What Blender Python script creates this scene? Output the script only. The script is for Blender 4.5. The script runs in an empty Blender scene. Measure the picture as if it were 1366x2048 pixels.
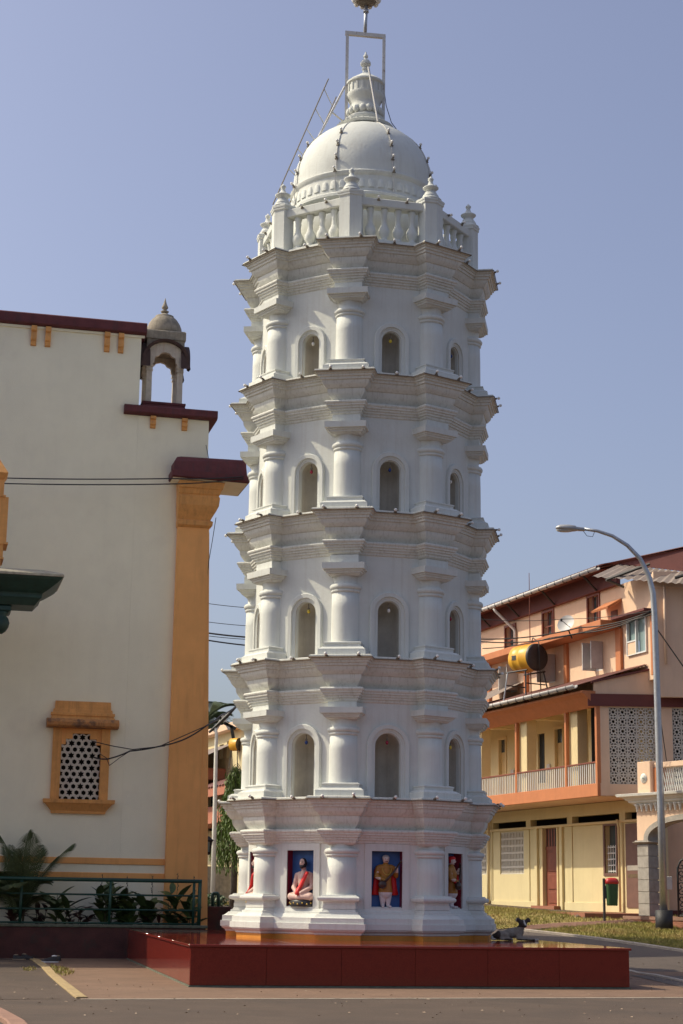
import bpy, bmesh, math, random
from mathutils import Vector, Matrix, Quaternion
random.seed(7)
scene = bpy.context.scene
COL = scene.collection
rad = math.radians

# ------------------------------------------------------------------ camera
CAM_H, PITCH, ROLL, FPX = 1.5007, rad(12.5405), rad(0.86207), 3452.29
cam_data = bpy.data.cameras.new('camera')
cam = bpy.data.objects.new('camera', cam_data)
COL.objects.link(cam)
_fw = Vector((0, math.cos(PITCH), math.sin(PITCH)))
_up0 = Vector((0, -math.sin(PITCH), math.cos(PITCH)))
_rt0 = Vector((1, 0, 0))
_rt = _rt0 * math.cos(ROLL) + _up0 * math.sin(ROLL)
_up = -_rt0 * math.sin(ROLL) + _up0 * math.cos(ROLL)
cam.matrix_world = Matrix(((_rt.x, _up.x, -_fw.x, 0), (_rt.y, _up.y, -_fw.y, 0), (_rt.z, _up.z, -_fw.z, CAM_H), (0, 0, 0, 1)))
cam_data.sensor_fit = 'VERTICAL'
cam_data.sensor_height = 36.0
cam_data.lens = FPX / 2048 * 36.0
cam_data.clip_end = 4000
scene.camera = cam
scene.render.resolution_x, scene.render.resolution_y = 683, 1024

# ------------------------------------------------------------------ sky and sun
SUN_EL, SUN_A = rad(46), rad(9)            # the sun stands to the left and a little behind the tower
sun_vec = Vector((-math.cos(SUN_A) * math.cos(SUN_EL), math.sin(SUN_A) * math.cos(SUN_EL), math.sin(SUN_EL)))
world = bpy.data.worlds.new('World'); scene.world = world; world.use_nodes = True
wn, wl = world.node_tree.nodes, world.node_tree.links
wn.clear()
w_out = wn.new('ShaderNodeOutputWorld'); w_bg = wn.new('ShaderNodeBackground'); w_sky = wn.new('ShaderNodeTexSky')
w_hsv = wn.new('ShaderNodeHueSaturation')
w_sky.sky_type = 'NISHITA'; w_sky.sun_disc = False
w_sky.sun_elevation = SUN_EL
w_sky.sun_rotation = math.atan2(sun_vec.x, sun_vec.y)
w_sky.altitude = 0; w_sky.air_density = 1.0; w_sky.dust_density = 4.0; w_sky.ozone_density = 3.0
w_hsv.inputs['Saturation'].default_value = 0.81
w_hsv.inputs['Hue'].default_value = 0.515
w_bg.inputs['Strength'].default_value = 0.15
wl.new(w_sky.outputs[0], w_hsv.inputs['Color']); wl.new(w_hsv.outputs[0], w_bg.inputs[0]); wl.new(w_bg.outputs[0], w_out.inputs[0])
sun_data = bpy.data.lights.new('sun', 'SUN'); sun_data.energy = 3.7; sun_data.angle = rad(0.53); sun_data.color = (1.0, 0.89, 0.66)
sun = bpy.data.objects.new('sun', sun_data); COL.objects.link(sun)
sun.rotation_euler = sun_vec.to_track_quat('Z', 'Y').to_euler(); sun.location = (-30, 20, 40)
scene.view_settings.view_transform = 'Standard'; scene.view_settings.look = 'None'
scene.view_settings.exposure = 0.06; scene.view_settings.gamma = 1.0

# ------------------------------------------------------------------ helpers
def tag(o, label=None, cat=None, group=None, kind=None):
    if label: o['label'] = label
    if cat: o['category'] = cat
    if group: o['group'] = group
    if kind: o['kind'] = kind
    return o
def empty(name, loc=(0, 0, 0), rz=0.0):
    o = bpy.data.objects.new(name, None); COL.objects.link(o)
    o.location = loc; o.rotation_euler = (0, 0, rz); o.empty_display_size = 0.3
    return o
def inst(src, parent, loc=(0, 0, 0), rot=(0, 0, 0), scale=(1, 1, 1)):
    c = src.copy(); COL.objects.link(c); c.parent = parent
    c.location = loc; c.rotation_euler = rot; c.scale = scale
    return c
def clone(src, parent=None):
    c = src.copy(); COL.objects.link(c); c.parent = parent
    for ch in list(src.children): clone(ch, c)
    return c

class MB:
    """collects shapes, build() links them as one mesh object"""
    def __init__(s): s.v = []; s.f = []; s.m = []; s.sm = []; s.mi = 0; s.smooth = False
    def add(s, vs, fs):
        b = len(s.v); s.v += [tuple(p) for p in vs]
        for f in fs: s.f.append(tuple(b + i for i in f)); s.m.append(s.mi); s.sm.append(s.smooth)
        return s
    def box(s, x0, x1, y0, y1, z0, z1):
        v = [(x0, y0, z0), (x1, y0, z0), (x1, y1, z0), (x0, y1, z0), (x0, y0, z1), (x1, y0, z1), (x1, y1, z1), (x0, y1, z1)]
        return s.add(v, [(0, 3, 2, 1), (4, 5, 6, 7), (0, 1, 5, 4), (1, 2, 6, 5), (2, 3, 7, 6), (3, 0, 4, 7)])
    def bbox(s, x0, x1, y0, y1, z0, z1, b=.01):
        """box with chamfered edges"""
        def ring(z, d): return [(x0 + d, y0, z), (x1 - d, y0, z), (x1, y0 + d, z), (x1, y1 - d, z), (x1 - d, y1, z), (x0 + d, y1, z), (x0, y1 - d, z), (x0, y0 + d, z)]
        def ins(z): return [(min(max(p[0], x0 + b), x1 - b), min(max(p[1], y0 + b), y1 - b), z) for p in ring(z, b)]
        return s.loft([ins(z0), ring(z0 + b, b), ring(z1 - b, b), ins(z1)], cap0=True, cap1=True)
    def loft(s, rings, closed=True, cap0=False, cap1=False):
        n = len(rings[0]); vs = [p for r in rings for p in r]; fs = []
        for i in range(len(rings) - 1):
            for j in range(n if closed else n - 1):
                a = i * n + j; b_ = i * n + (j + 1) % n
                fs.append((a, b_, b_ + n, a + n))
        if cap0: fs.append(tuple(range(n - 1, -1, -1)))
        if cap1: fs.append(tuple(range((len(rings) - 1) * n, len(rings) * n)))
        return s.add(vs, fs)
    def lathe(s, prof, n=16, c=(0, 0, 0), cap0=True, cap1=True, a0=0.0):
        return s.loft([[(c[0] + r * math.cos(a0 + 2 * math.pi * j / n), c[1] + r * math.sin(a0 + 2 * math.pi * j / n), c[2] + z) for j in range(n)] for r, z in prof], cap0=cap0, cap1=cap1)
    def tube(s, pts, r=.02, n=6, cap=True):
        pts = [Vector(p) for p in pts]; R = r if isinstance(r, (list, tuple)) else [r] * len(pts)
        t0 = (pts[1] - pts[0]).normalized()
        ref = Vector((0, 0, 1)) if abs(t0.z) < .9 else Vector((1, 0, 0))
        u = t0.cross(ref).normalized(); rings = []
        for i, p in enumerate(pts):
            t = (pts[min(i + 1, len(pts) - 1)] - pts[max(i - 1, 0)]).normalized()
            u = (u - t * u.dot(t)); u = u.normalized() if u.length > 1e-6 else t.orthogonal().normalized()
            w = t.cross(u)
            rings.append([p + (u * math.cos(2 * math.pi * j / n) + w * math.sin(2 * math.pi * j / n)) * R[i] for j in range(n)])
        return s.loft(rings, cap0=cap, cap1=cap)
    def ell(s, c, r, n=12, m=8):
        rr = r if isinstance(r, (list, tuple)) else (r, r, r)
        rings = []
        for i in range(m + 1):
            a = -math.pi / 2 + math.pi * i / m; a = max(min(a, math.pi / 2 - .02), -math.pi / 2 + .02)
            rings.append([(c[0] + rr[0] * math.cos(a) * math.cos(2 * math.pi * j / n), c[1] + rr[1] * math.cos(a) * math.sin(2 * math.pi * j / n), c[2] + rr[2] * math.sin(a)) for j in range(n)])
        return s.loft(rings, cap0=True, cap1=True)
    def prism(s, pts, d0, d1, axis='y'):
        """2-d outline extruded along an axis"""
        def P(p, d): return (p[0], d, p[1]) if axis == 'y' else ((d, p[0], p[1]) if axis == 'x' else (p[0], p[1], d))
        n = len(pts); vs = [P(p, d0) for p in pts] + [P(p, d1) for p in pts]
        fs = [tuple(range(n)), tuple(range(2 * n - 1, n - 1, -1))] + [(i, (i + 1) % n, n + (i + 1) % n, n + i)[::-1] for i in range(n)]
        return s.add(vs, fs)
    def quad(s, *p): return s.add(p, [tuple(range(len(p)))])
    def wall(s, x0, x1, z0, z1, y0, y1, holes=()):
        """wall slab with rectangular holes (hx0,hx1,hz0,hz1)"""
        xs = sorted({x0, x1} | {h[0] for h in holes} | {h[1] for h in holes}); zs = sorted({z0, z1} | {h[2] for h in holes} | {h[3] for h in holes})
        xs = [x for x in xs if x0 <= x <= x1]; zs = [z for z in zs if z0 <= z <= z1]
        nx, nz = len(xs) - 1, len(zs) - 1
        def solid(i, j):
            if i < 0 or j < 0 or i >= nx or j >= nz: return False
            cx, cz = (xs[i] + xs[i + 1]) / 2, (zs[j] + zs[j + 1]) / 2
            return not any(h[0] < cx < h[1] and h[2] < cz < h[3] for h in holes)
        for i in range(nx):
            for j in range(nz):
                if not solid(i, j): continue
                a, b_, c, d = xs[i], xs[i + 1], zs[j], zs[j + 1]
                s.quad((a, y0, c), (b_, y0, c), (b_, y0, d), (a, y0, d)); s.quad((b_, y1, c), (a, y1, c), (a, y1, d), (b_, y1, d))
                if not solid(i - 1, j): s.quad((a, y1, c), (a, y0, c), (a, y0, d), (a, y1, d))
                if not solid(i + 1, j): s.quad((b_, y0, c), (b_, y1, c), (b_, y1, d), (b_, y0, d))
                if not solid(i, j - 1): s.quad((a, y1, c), (b_, y1, c), (b_, y0, c), (a, y0, c))
                if not solid(i, j + 1): s.quad((a, y0, d), (b_, y0, d), (b_, y1, d), (a, y1, d))
        return s
    def build(s, name, mats, parent=None, loc=(0, 0, 0), rot=(0, 0, 0), fix=True, auto=None):
        me = bpy.data.meshes.new(name); me.from_pydata(s.v, [], s.f); me.validate()
        ml = mats if isinstance(mats, (list, tuple)) else [mats]
        for m in ml: me.materials.append(m)
        if len(me.polygons) == len(s.m):
            me.polygons.foreach_set('material_index', s.m); me.polygons.foreach_set('use_smooth', s.sm)
        if fix:
            bm = bmesh.new(); bm.from_mesh(me)
            bmesh.ops.remove_doubles(bm, verts=bm.verts, dist=1e-5)
            bmesh.ops.recalc_face_normals(bm, faces=bm.faces); bm.to_mesh(me); bm.free()
        if auto is not None:
            me.polygons.foreach_set('use_smooth', [True] * len(me.polygons))
            me.set_sharp_from_angle(angle=rad(auto))
        me.update()
        o = bpy.data.objects.new(name, me); COL.objects.link(o); o.parent = parent; o.location = loc; o.rotation_euler = rot
        return o

# pixel (of the 1366 x 2048 photograph) -> point in the place at a chosen depth; used for cables, plants and ground outlines
def ray(px, py):
    u2, v2 = px - 683, 1024 - py
    u = u2 * math.cos(ROLL) - v2 * math.sin(ROLL); v = u2 * math.sin(ROLL) + v2 * math.cos(ROLL)
    return Vector((u / FPX, math.cos(PITCH) - v / FPX * math.sin(PITCH), math.sin(PITCH) + v / FPX * math.cos(PITCH)))
def atY(px, py, Y):
    d = ray(px, py); t = Y / d.y
    return Vector((d.x * t, Y, CAM_H + d.z * t))
def smooth01(t): t = max(0, min(1, t)); return t * t * (3 - 2 * t)
def ground_z(x, y):
    st = 43.6 - 6.6 * smooth01((x - 1.5) / 2.5)
    if y <= st: return 0.0
    d = y - st; full = (48.0 - st); top = 1.06 if st < 43 else .75
    if d <= full: z = top * d / full
    else: z = top + (y - 48.0) * .024
    e = min(1.0, d / 1.2)
    return min(z * (e * .5 + .5) if d < 1.2 else z, 2.9)
def hit_ground(px, py):
    d = ray(px, py); t = 5.0
    while t < 400:
        p = Vector((d.x * t, d.y * t, CAM_H + d.z * t))
        if p.z <= ground_z(p.x, p.y): break
        t += .05
    return Vector((p.x, p.y, ground_z(p.x, p.y)))

# ------------------------------------------------------------------ materials
def mat(name, col, rough=.8, var=.10, scale=3.0, bump=.15, bscale=40.0, streak=0.0, streak_col=(.12, .10, .08), metal=0.0, spec=.5, blotch=None, coat=0.0, sx=6.0, bdist=.02, speck=0.0):
    m = bpy.data.materials.new(name); m.use_nodes = True
    n, l = m.node_tree.nodes, m.node_tree.links
    P = n['Principled BSDF']; P.inputs['Roughness'].default_value = rough; P.inputs['Metallic'].default_value = metal
    P.inputs['Specular IOR Level'].default_value = spec
    if coat: P.inputs['Coat Weight'].default_value = coat; P.inputs['Coat Roughness'].default_value = .08
    tc = n.new('ShaderNodeTexCoord'); oi = n.new('ShaderNodeObjectInfo'); va = n.new('ShaderNodeVectorMath'); va.operation = 'MULTIPLY_ADD'
    rv = n.new('ShaderNodeCombineXYZ')
    for i in range(3): l.new(oi.outputs['Random'], rv.inputs[i])
    l.new(rv.outputs[0], va.inputs[0]); va.inputs[1].default_value = (37, 53, 71); l.new(tc.outputs['Object'], va.inputs[2])
    V = va.outputs[0]
    nz = n.new('ShaderNodeTexNoise'); nz.inputs['Scale'].default_value = scale; nz.inputs['Detail'].default_value = 5; nz.inputs['Roughness'].default_value = .62; l.new(V, nz.inputs['Vector'])
    rm = n.new('ShaderNodeMapRange'); rm.inputs[1].default_value = .3; rm.inputs[2].default_value = .7; rm.inputs[3].default_value = 1 - var; rm.inputs[4].default_value = 1 + var; l.new(nz.outputs['Fac'], rm.inputs[0])
    mul = n.new('ShaderNodeMix'); mul.data_type = 'RGBA'; mul.blend_type = 'MULTIPLY'; mul.inputs[0].default_value = 1
    mul.inputs[6].default_value = (*col, 1); cc = n.new('ShaderNodeCombineColor')
    for i in range(3): l.new(rm.outputs[0], cc.inputs[i])
    l.new(cc.outputs[0], mul.inputs[7]); out = mul.outputs[2]
    if speck:
        sp_ = n.new('ShaderNodeTexNoise'); sp_.inputs['Scale'].default_value = 55; sp_.inputs['Detail'].default_value = 3; sp_.inputs['Roughness'].default_value = .8; l.new(V, sp_.inputs['Vector'])
        sm_ = n.new('ShaderNodeMapRange'); sm_.inputs[1].default_value = .32; sm_.inputs[2].default_value = .68; sm_.inputs[3].default_value = 1 - speck; sm_.inputs[4].default_value = 1 + speck; l.new(sp_.outputs['Fac'], sm_.inputs[0])
        m2 = n.new('ShaderNodeMix'); m2.data_type = 'RGBA'; m2.blend_type = 'MULTIPLY'; m2.inputs[0].default_value = 1; l.new(out, m2.inputs[6]); c2 = n.new('ShaderNodeCombineColor')
        for i in range(3): l.new(sm_.outputs[0], c2.inputs[i])
        l.new(c2.outputs[0], m2.inputs[7]); out = m2.outputs[2]
    if blotch:
        b2 = n.new('ShaderNodeTexNoise'); b2.inputs['Scale'].default_value = blotch[1]; b2.inputs['Detail'].default_value = 6; b2.inputs['Roughness'].default_value = .7; l.new(V, b2.inputs['Vector'])
        mr = n.new('ShaderNodeMapRange'); mr.inputs[1].default_value = blotch[2]; mr.inputs[2].default_value = blotch[2] + .14; mr.inputs[4].default_value = blotch[3]; l.new(b2.outputs['Fac'], mr.inputs[0])
        mx = n.new('ShaderNodeMix'); mx.data_type = 'RGBA'; l.new(mr.outputs[0], mx.inputs[0]); l.new(out, mx.inputs[6]); mx.inputs[7].default_value = (*blotch[0], 1); out = mx.outputs[2]
    if streak > 0:
        mp = n.new('ShaderNodeMapping'); mp.inputs['Scale'].default_value = (sx, sx, .35); l.new(V, mp.inputs['Vector'])
        s2 = n.new('ShaderNodeTexNoise'); s2.inputs['Scale'].default_value = 1.6; s2.inputs['Detail'].default_value = 6; s2.inputs['Roughness'].default_value = .65; l.new(mp.outputs[0], s2.inputs['Vector'])
        mr = n.new('ShaderNodeMapRange'); mr.inputs[1].default_value = .50; mr.inputs[2].default_value = .74; mr.inputs[4].default_value = streak; l.new(s2.outputs['Fac'], mr.inputs[0])
        mx = n.new('ShaderNodeMix'); mx.data_type = 'RGBA'; l.new(mr.outputs[0], mx.inputs[0]); l.new(out, mx.inputs[6]); mx.inputs[7].default_value = (*streak_col, 1); out = mx.outputs[2]
    l.new(out, P.inputs['Base Color'])
    if bump:
        b = n.new('ShaderNodeTexNoise'); b.inputs['Scale'].default_value = bscale; b.inputs['Detail'].default_value = 4; l.new(V, b.inputs['Vector'])
        bp = n.new('ShaderNodeBump'); bp.inputs['Strength'].default_value = bump; bp.inputs['Distance'].default_value = bdist; l.new(b.outputs['Fac'], bp.inputs['Height']); l.new(bp.outputs[0], P.inputs['Normal'])
    return m
M = {}
M['white'] = mat('lime_white_paint', (.655, .668, .618), .75, .05, 2.2, .25, 18, streak=.32, streak_col=(.46, .42, .35), blotch=((.58, .54, .46), 1.7, .58, .40), sx=9)
M['cornice'] = mat('stained_cornice_paint', (.675, .675, .61), .8, .06, 3.0, .3, 22, streak=.50, streak_col=(.32, .29, .22), blotch=((.53, .50, .41), 1.6, .56, .40), sx=14)
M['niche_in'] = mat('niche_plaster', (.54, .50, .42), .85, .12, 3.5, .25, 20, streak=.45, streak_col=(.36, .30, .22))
M['granite_red'] = mat('polished_red_granite', (.175, .024, .016), .10, .22, 60, 0, 40, spec=.35, blotch=((.13, .018, .014), 9, .52, .5))
M['granite_top'] = mat('polished_red_granite_top', (.21, .028, .020), .06, .18, 50, .04, 1.3, spec=.6, bdist=.01)
M['orange_foot'] = mat('orange_footing_paint', (.62, .25, .03), .6, .12, 6, .1, 30)
M['red_niche'] = mat('dark_red_gloss_paint', (.23, .012, .025), .45, .1, 6, .05, 30)
M['blue_niche'] = mat('blue_niche_paint', (.045, .14, .38), .55, .18, 5, .05, 30)
M['bulb'] = mat('bulb_glass', (.82, .80, .74), .2, .03, 5, 0)
M['bulb_red'] = mat('bulb_glass_red', (.35, .02, .05), .2, .03, 5, 0)
M['bulb_blue'] = mat('bulb_glass_blue', (.02, .05, .2), .2, .03, 5, 0)
M['bulb_yellow'] = mat('bulb_glass_yellow', (.75, .55, .06), .2, .03, 5, 0)
M['holder'] = mat('bulb_holder_grimy', (.20, .17, .13), .7, .3, 30, .1, 60)
M['steel_white'] = mat('steel_chipped_white', (.62, .60, .56), .5, .1, 8, .1, 50, blotch=((.22, .12, .06), 9, .57, .8))
M['steel_gal'] = mat('galvanised_steel', (.46, .47, .48), .42, .12, 8, .05, 50, metal=.7)
M['dark_steel'] = mat('dark_steel', (.035, .032, .03), .5, .2, 10, .1, 60)
M['cream_wall'] = mat('cream_grey_plaster', (.85, .81, .64), .9, .04, .9, .5, 60, streak=.08, streak_col=(.52, .47, .38), blotch=((.72, .66, .53), .6, .56, .30), sx=2.2, bdist=.01)
M['orange_wall'] = mat('ochre_orange_plaster', (.84, .41, .14), .85, .07, 1.5, .4, 60, streak=.25, streak_col=(.34, .15, .05), bdist=.01, sx=3)
M['ochre_trim'] = mat('ochre_trim_plaster', (.70, .34, .11), .85, .12, 4, .4, 50, streak=.45, streak_col=(.25, .13, .05), sx=6)
M['grimy_ochre'] = mat('soot_stained_ochre', (.50, .23, .08), .9, .15, 5, .4, 40, streak=.8, streak_col=(.09, .05, .035), sx=10, blotch=((.13, .08, .06), 3.5, .46, .8))
M['maroon'] = mat('maroon_weathered_cap', (.12, .030, .034), .8, .22, 4, .3, 40, streak=.65, streak_col=(.05, .03, .035), sx=5)
M['stone_dark'] = mat('weathered_stone_plaster', (.30, .26, .20), .9, .3, 5, .4, 30, streak=.6, streak_col=(.10, .09, .08))
M['pavilion'] = mat('aged_pavilion_plaster', (.56, .50, .42), .85, .18, 5, .3, 40, streak=.5, streak_col=(.42, .22, .13))
M['lattice_w'] = mat('white_lattice', (.58, .54, .47), .85, .08, 6, .2, 60, streak=.3, streak_col=(.35, .32, .28))
M['interior'] = mat('room_shade_black', (.02, .017, .015), .9, .1, 4, 0)  # near-black colour stands in for the shade of unlit rooms
M['yellow_wall'] = mat('pale_yellow_plaster', (.64, .54, .31), .85, .06, 1.2, .3, 60, streak=.25, streak_col=(.50, .40, .20), bdist=.01, sx=2.5)
M['cream_pillar'] = mat('cream_yellow_plaster', (.68, .55, .31), .85, .06, 2, .3, 60, streak=.2, streak_col=(.45, .35, .2))
M['peach_wall'] = mat('peach_plaster', (.74, .52, .36), .85, .05, 1.2, .3, 60, streak=.2, streak_col=(.45, .30, .2), bdist=.01, sx=2.5)
M['orange_trim'] = mat('bright_orange_paint', (.50, .18, .07), .7, .08, 3, .15, 60, streak=.25, streak_col=(.36, .10, .04))
M['maroon_paint'] = mat('maroon_paint', (.13, .035, .03), .75, .1, 3, .15, 60)
M['roof_sheet'] = mat('corrugated_roof_sheet', (.16, .06, .045), .6, .25, 3, .05, 50, blotch=((.09, .05, .045), 4, .5, .7))
M['roof_under'] = mat('corrugated_sheet_grey', (.26, .21, .18), .6, .15, 5, .05, 50)
M['gutter'] = mat('grey_pvc', (.52, .50, .48), .5, .1, 5, 0)
M['door_wood'] = mat('red_brown_door', (.20, .055, .03), .55, .2, 5, .15, 30)
M['door_pale'] = mat('pale_ochre_door', (.52, .36, .15), .6, .1, 5, .1, 30)
M['glass'] = mat('window_glass', (.05, .07, .08), .08, .1, 3, 0, spec=.7)
M['glass_pale'] = mat('pale_window_glass', (.22, .30, .30), .15, .1, 3, 0, spec=.6)
M['white_frame'] = mat('white_window_frame', (.68, .68, .66), .5, .05, 5, .05, 60)
M['tank_yellow'] = mat('yellow_tank_plastic', (.72, .38, .03), .4, .08, 5, .05, 30)
M['tank_black'] = mat('black_tank_end', (.045, .04, .038), .5, .15, 8, .05, 30)
M['black'] = mat('black_paint', (.02, .02, .022), .6, .2, 10, .05, 40)
M['gate_stone'] = mat('grey_stone_cladding', (.34, .31, .27), .8, .2, 5, .3, 40, streak=.25, streak_col=(.2, .17, .14))
M['gate_white'] = mat('gate_white_trim', (.74, .72, .66), .7, .06, 4, .1, 60, streak=.2, streak_col=(.5, .46, .38))
M['asphalt'] = mat('old_asphalt', (.090, .062, .044), .92, .16, 1.1, .6, 90, blotch=((.062, .045, .034), .45, .47, .6), bdist=.012, speck=.28)
M['plaza'] = mat('brown_paved_plaza', (.20, .122, .078), .92, .13, 1.4, .6, 110, blotch=((.155, .095, .06), .6, .50, .6), bdist=.012, speck=.22)
M['road_right'] = mat('grey_side_road', (.115, .09, .075), .92, .15, 1.0, .5, 90, blotch=((.085, .068, .058), .5, .5, .5), bdist=.012, speck=.2)
M['brick_red'] = mat('faded_brick_red_paint', (.42, .15, .085), .8, .1, 3, .2, 50)
M['line'] = mat('worn_line', (.42, .36, .28), .9, .2, 7, .2, 60, blotch=((.2, .15, .11), 5, .52, .8))
M['kerb_yellow'] = mat('yellow_kerb_paint', (.40, .29, .14), .85, .18, 6, .4, 60, blotch=((.28, .2, .13), 4, .53, .7))
M['kerb'] = mat('pale_kerb_concrete', (.42, .36, .30), .9, .18, 6, .4, 60)
M['soil'] = mat('dry_soil', (.13, .09, .05), .95, .3, 5, .6, 40)
M['lawn'] = mat('dry_lawn_base', (.34, .26, .085), .95, .3, 3, .6, 60, blotch=((.25, .19, .08), 1.3, .5, .7))
M['blade'] = mat('grass_blades', (.26, .24, .055), .8, .4, 2.0, 0, blotch=((.40, .29, .11), 1.1, .46, .8))
M['path'] = mat('red_path_slab', (.30, .17, .12), .9, .15, 5, .4, 60)
M['terrace'] = mat('red_terrace_floor', (.30, .12, .07), .8, .12, 3, .3, 50)
M['rubble'] = mat('rubble_edge', (.22, .16, .12), .95, .4, 9, .8, 25)
M['green_paint'] = mat('green_gloss_paint', (.012, .060, .042), .4, .15, 10, .05, 40)
M['green_bin'] = mat('green_bin_plastic', (.035, .09, .03), .45, .1, 6, .05, 40)
M['red_bin'] = mat('red_bin_lid', (.50, .03, .03), .4, .1, 6, .05, 40)
M['leaf_dark'] = mat('dark_green_leaf', (.055, .095, .03), .5, .4, 6, 0)
M['leaf_mid'] = mat('mid_green_leaf', (.085, .13, .035), .5, .4, 6, 0)
M['leaf_red'] = mat('dark_red_leaf', (.07, .03, .025), .5, .4, 6, 0)
M['leaf_tree'] = mat('ashoka_leaf', (.11, .17, .028), .55, .45, 4, 0)
M['leaf_palm'] = mat('palm_frond', (.075, .105, .04), .55, .35, 4, 0)
M['stem'] = mat('plant_stem', (.09, .08, .04), .8, .3, 8, 0)
M['bark'] = mat('grey_bark', (.11, .085, .065), .95, .3, 8, .6, 30)
M['planter'] = mat('maroon_planter_wall', (.085, .030, .026), .85, .25, 3, .3, 40, blotch=((.05, .042, .034), 2.0, .5, .8))
M['mortar'] = mat('grey_green_mortar', (.13, .14, .10), .9, .3, 10, .4, 50)
M['cable'] = mat('black_cable', (.022, .021, .022), .6, .1, 10, 0)
M['shoe'] = mat('black_leather', (.02, .018, .018), .5, .3, 12, .1, 50)
M['shoe_white'] = mat('white_rubber', (.62, .62, .62), .5, .1, 8, 0)
M['shoe_tan'] = mat('tan_leather', (.28, .2, .13), .6, .2, 8, 0)
M['shrine_green'] = mat('dark_green_enamel', (.012, .045, .038), .5, .25, 5, .1, 40)
M['shrine_stone'] = mat('lichened_stone', (.36, .33, .26), .95, .3, 8, .5, 40)
M['skin'] = mat('statue_skin', (.62, .42, .35), .55, .06, 6, 0)
M['skin_pale'] = mat('statue_skin_pale', (.66, .53, .46), .55, .06, 6, 0)
M['hair_black'] = mat('statue_black', (.018, .016, .016), .45, .1, 6, 0)
M['hair_grey'] = mat('statue_grey_hair', (.42, .38, .34), .6, .1, 6, 0)
M['sash_red'] = mat('statue_red_sash', (.66, .02, .02), .5, .08, 6, 0)
M['robe_ochre'] = mat('statue_ochre_robe', (.36, .16, .02), .55, .12, 8, 0)
M['robe_white'] = mat('statue_white_cloth', (.66, .60, .58), .6, .06, 8, 0)
M['gold'] = mat('statue_gold', (.55, .36, .06), .4, .1, 8, 0)
M['instrument'] = mat('statue_dark_wood', (.05, .028, .02), .35, .2, 8, 0)
M['fur_grey'] = mat('dog_grey_fur', (.30, .25, .20), .95, .18, 20, .6, 120, blotch=((.36, .33, .29), 5, .52, .6))
M['fur_dark'] = mat('dog_dark_fur', (.065, .046, .036), .9, .3, 18, .6, 120)
M['fur_white'] = mat('dog_white_fur', (.60, .55, .47), .95, .1, 18, .6, 120)
M['dish'] = mat('dish_grey', (.55, .53, .51), .5, .08, 5, 0)
M['plaque'] = mat('brown_plaque', (.15, .075, .055), .6, .15, 4, .1, 40)
M['lamp_grey'] = mat('lamp_head_grey', (.40, .40, .40), .45, .12, 6, .05, 40, metal=.3)
M['lens'] = mat('lamp_lens', (.5, .5, .48), .15, .05, 6, 0)
# ================================================================== GROUND
def gsheet(name, m, outline, dz, res=.8, kind='structure', clip=True):
    """a sheet draped on the ground, filled from a convex-ish outline in plan"""
    bm = bmesh.new()
    f = bm.faces.new([bm.verts.new((p[0], p[1], 0)) for p in outline])
    xs = [p[0] for p in outline]; ys = [p[1] for p in outline]
    y = min(ys) + res
    while y < max(ys):
        bmesh.ops.bisect_plane(bm, geom=bm.verts[:] + bm.edges[:] + bm.faces[:], plane_co=(0, y, 0), plane_no=(0, 1, 0)); y += res
    x = min(xs) + res
    while x < max(xs):
        bmesh.ops.bisect_plane(bm, geom=bm.verts[:] + bm.edges[:] + bm.faces[:], plane_co=(x, 0, 0), plane_no=(1, 0, 0)); x += res
    for v in bm.verts: v.co.z = ground_z(v.co.x, v.co.y) + dz
    bmesh.ops.triangulate(bm, faces=bm.faces[:])
    for fc in bm.faces:
        if fc.normal.z < 0: fc.normal_flip()
    me = bpy.data.meshes.new(name); bm.to_mesh(me); bm.free(); me.materials.append(m)
    o = bpy.data.objects.new(name, me); COL.objects.link(o)
    if kind: o['kind'] = kind
    return o
gx = [-1500, -600, -250, -120, -60, -40, -28, -20] + [-16 + i * .8 for i in range(46)] + [24, 30, 40, 60, 120, 250, 600, 1500]
gy = [-60, -20, 0, 10, 18] + [22 + i * .7 for i in range(56)] + [64, 70, 80, 95, 115, 140, 200, 350, 700, 1800]
g = MB(); nx = len(gx)
g.add([(x, y, ground_z(x, y)) for y in gy for x in gx], [(j * nx + i, j * nx + i + 1, (j + 1) * nx + i + 1, (j + 1) * nx + i) for j in range(len(gy) - 1) for i in range(nx - 1)])
tag(g.build('ground', M['asphalt'], fix=False), kind='structure')

PTH = rad(11.567); PD = Vector((math.cos(PTH), math.sin(PTH))); PE = Vector((-math.sin(PTH), math.cos(PTH))); PO = Vector((-2.3796, 29.3529)); PW, PDEP, PH = 7.64, 12.05, .689
L0 = hit_ground(165, 1999); L1 = hit_ground(1366, 1996); LD = (L1 - L0).normalized()
Lr = L0 + LD * 16; K1 = hit_ground(58, 1917)
Ll = L0 - LD * 0.02
gsheet('plaza_paving', M['plaza'], [(Ll.x, Ll.y), (Lr.x, Lr.y), (Lr.x - 4.2, 41.5), (2.0, 43.0), (-3.0, 43.0), (K1.x + .1, K1.y + .3), ], .004, 1.5)
gsheet('plaza_side', M['plaza'], [(Ll.x - .3, Ll.y), (K1.x - .12, K1.y), (-14, 39.5), (-16, 20.8)], .004, 1.5).data.materials[0] = M['asphalt']
side = gsheet('side_road', M['road_right'], [(6.2, 31.0), (13, 31.5), (14, 38.0), (8.3, 40.4), (5.25, 44.1), (3.4, 46.2), (2.2, 45.0), (4.5, 40.0), (6.0, 37.5)], .012, .7)
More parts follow.
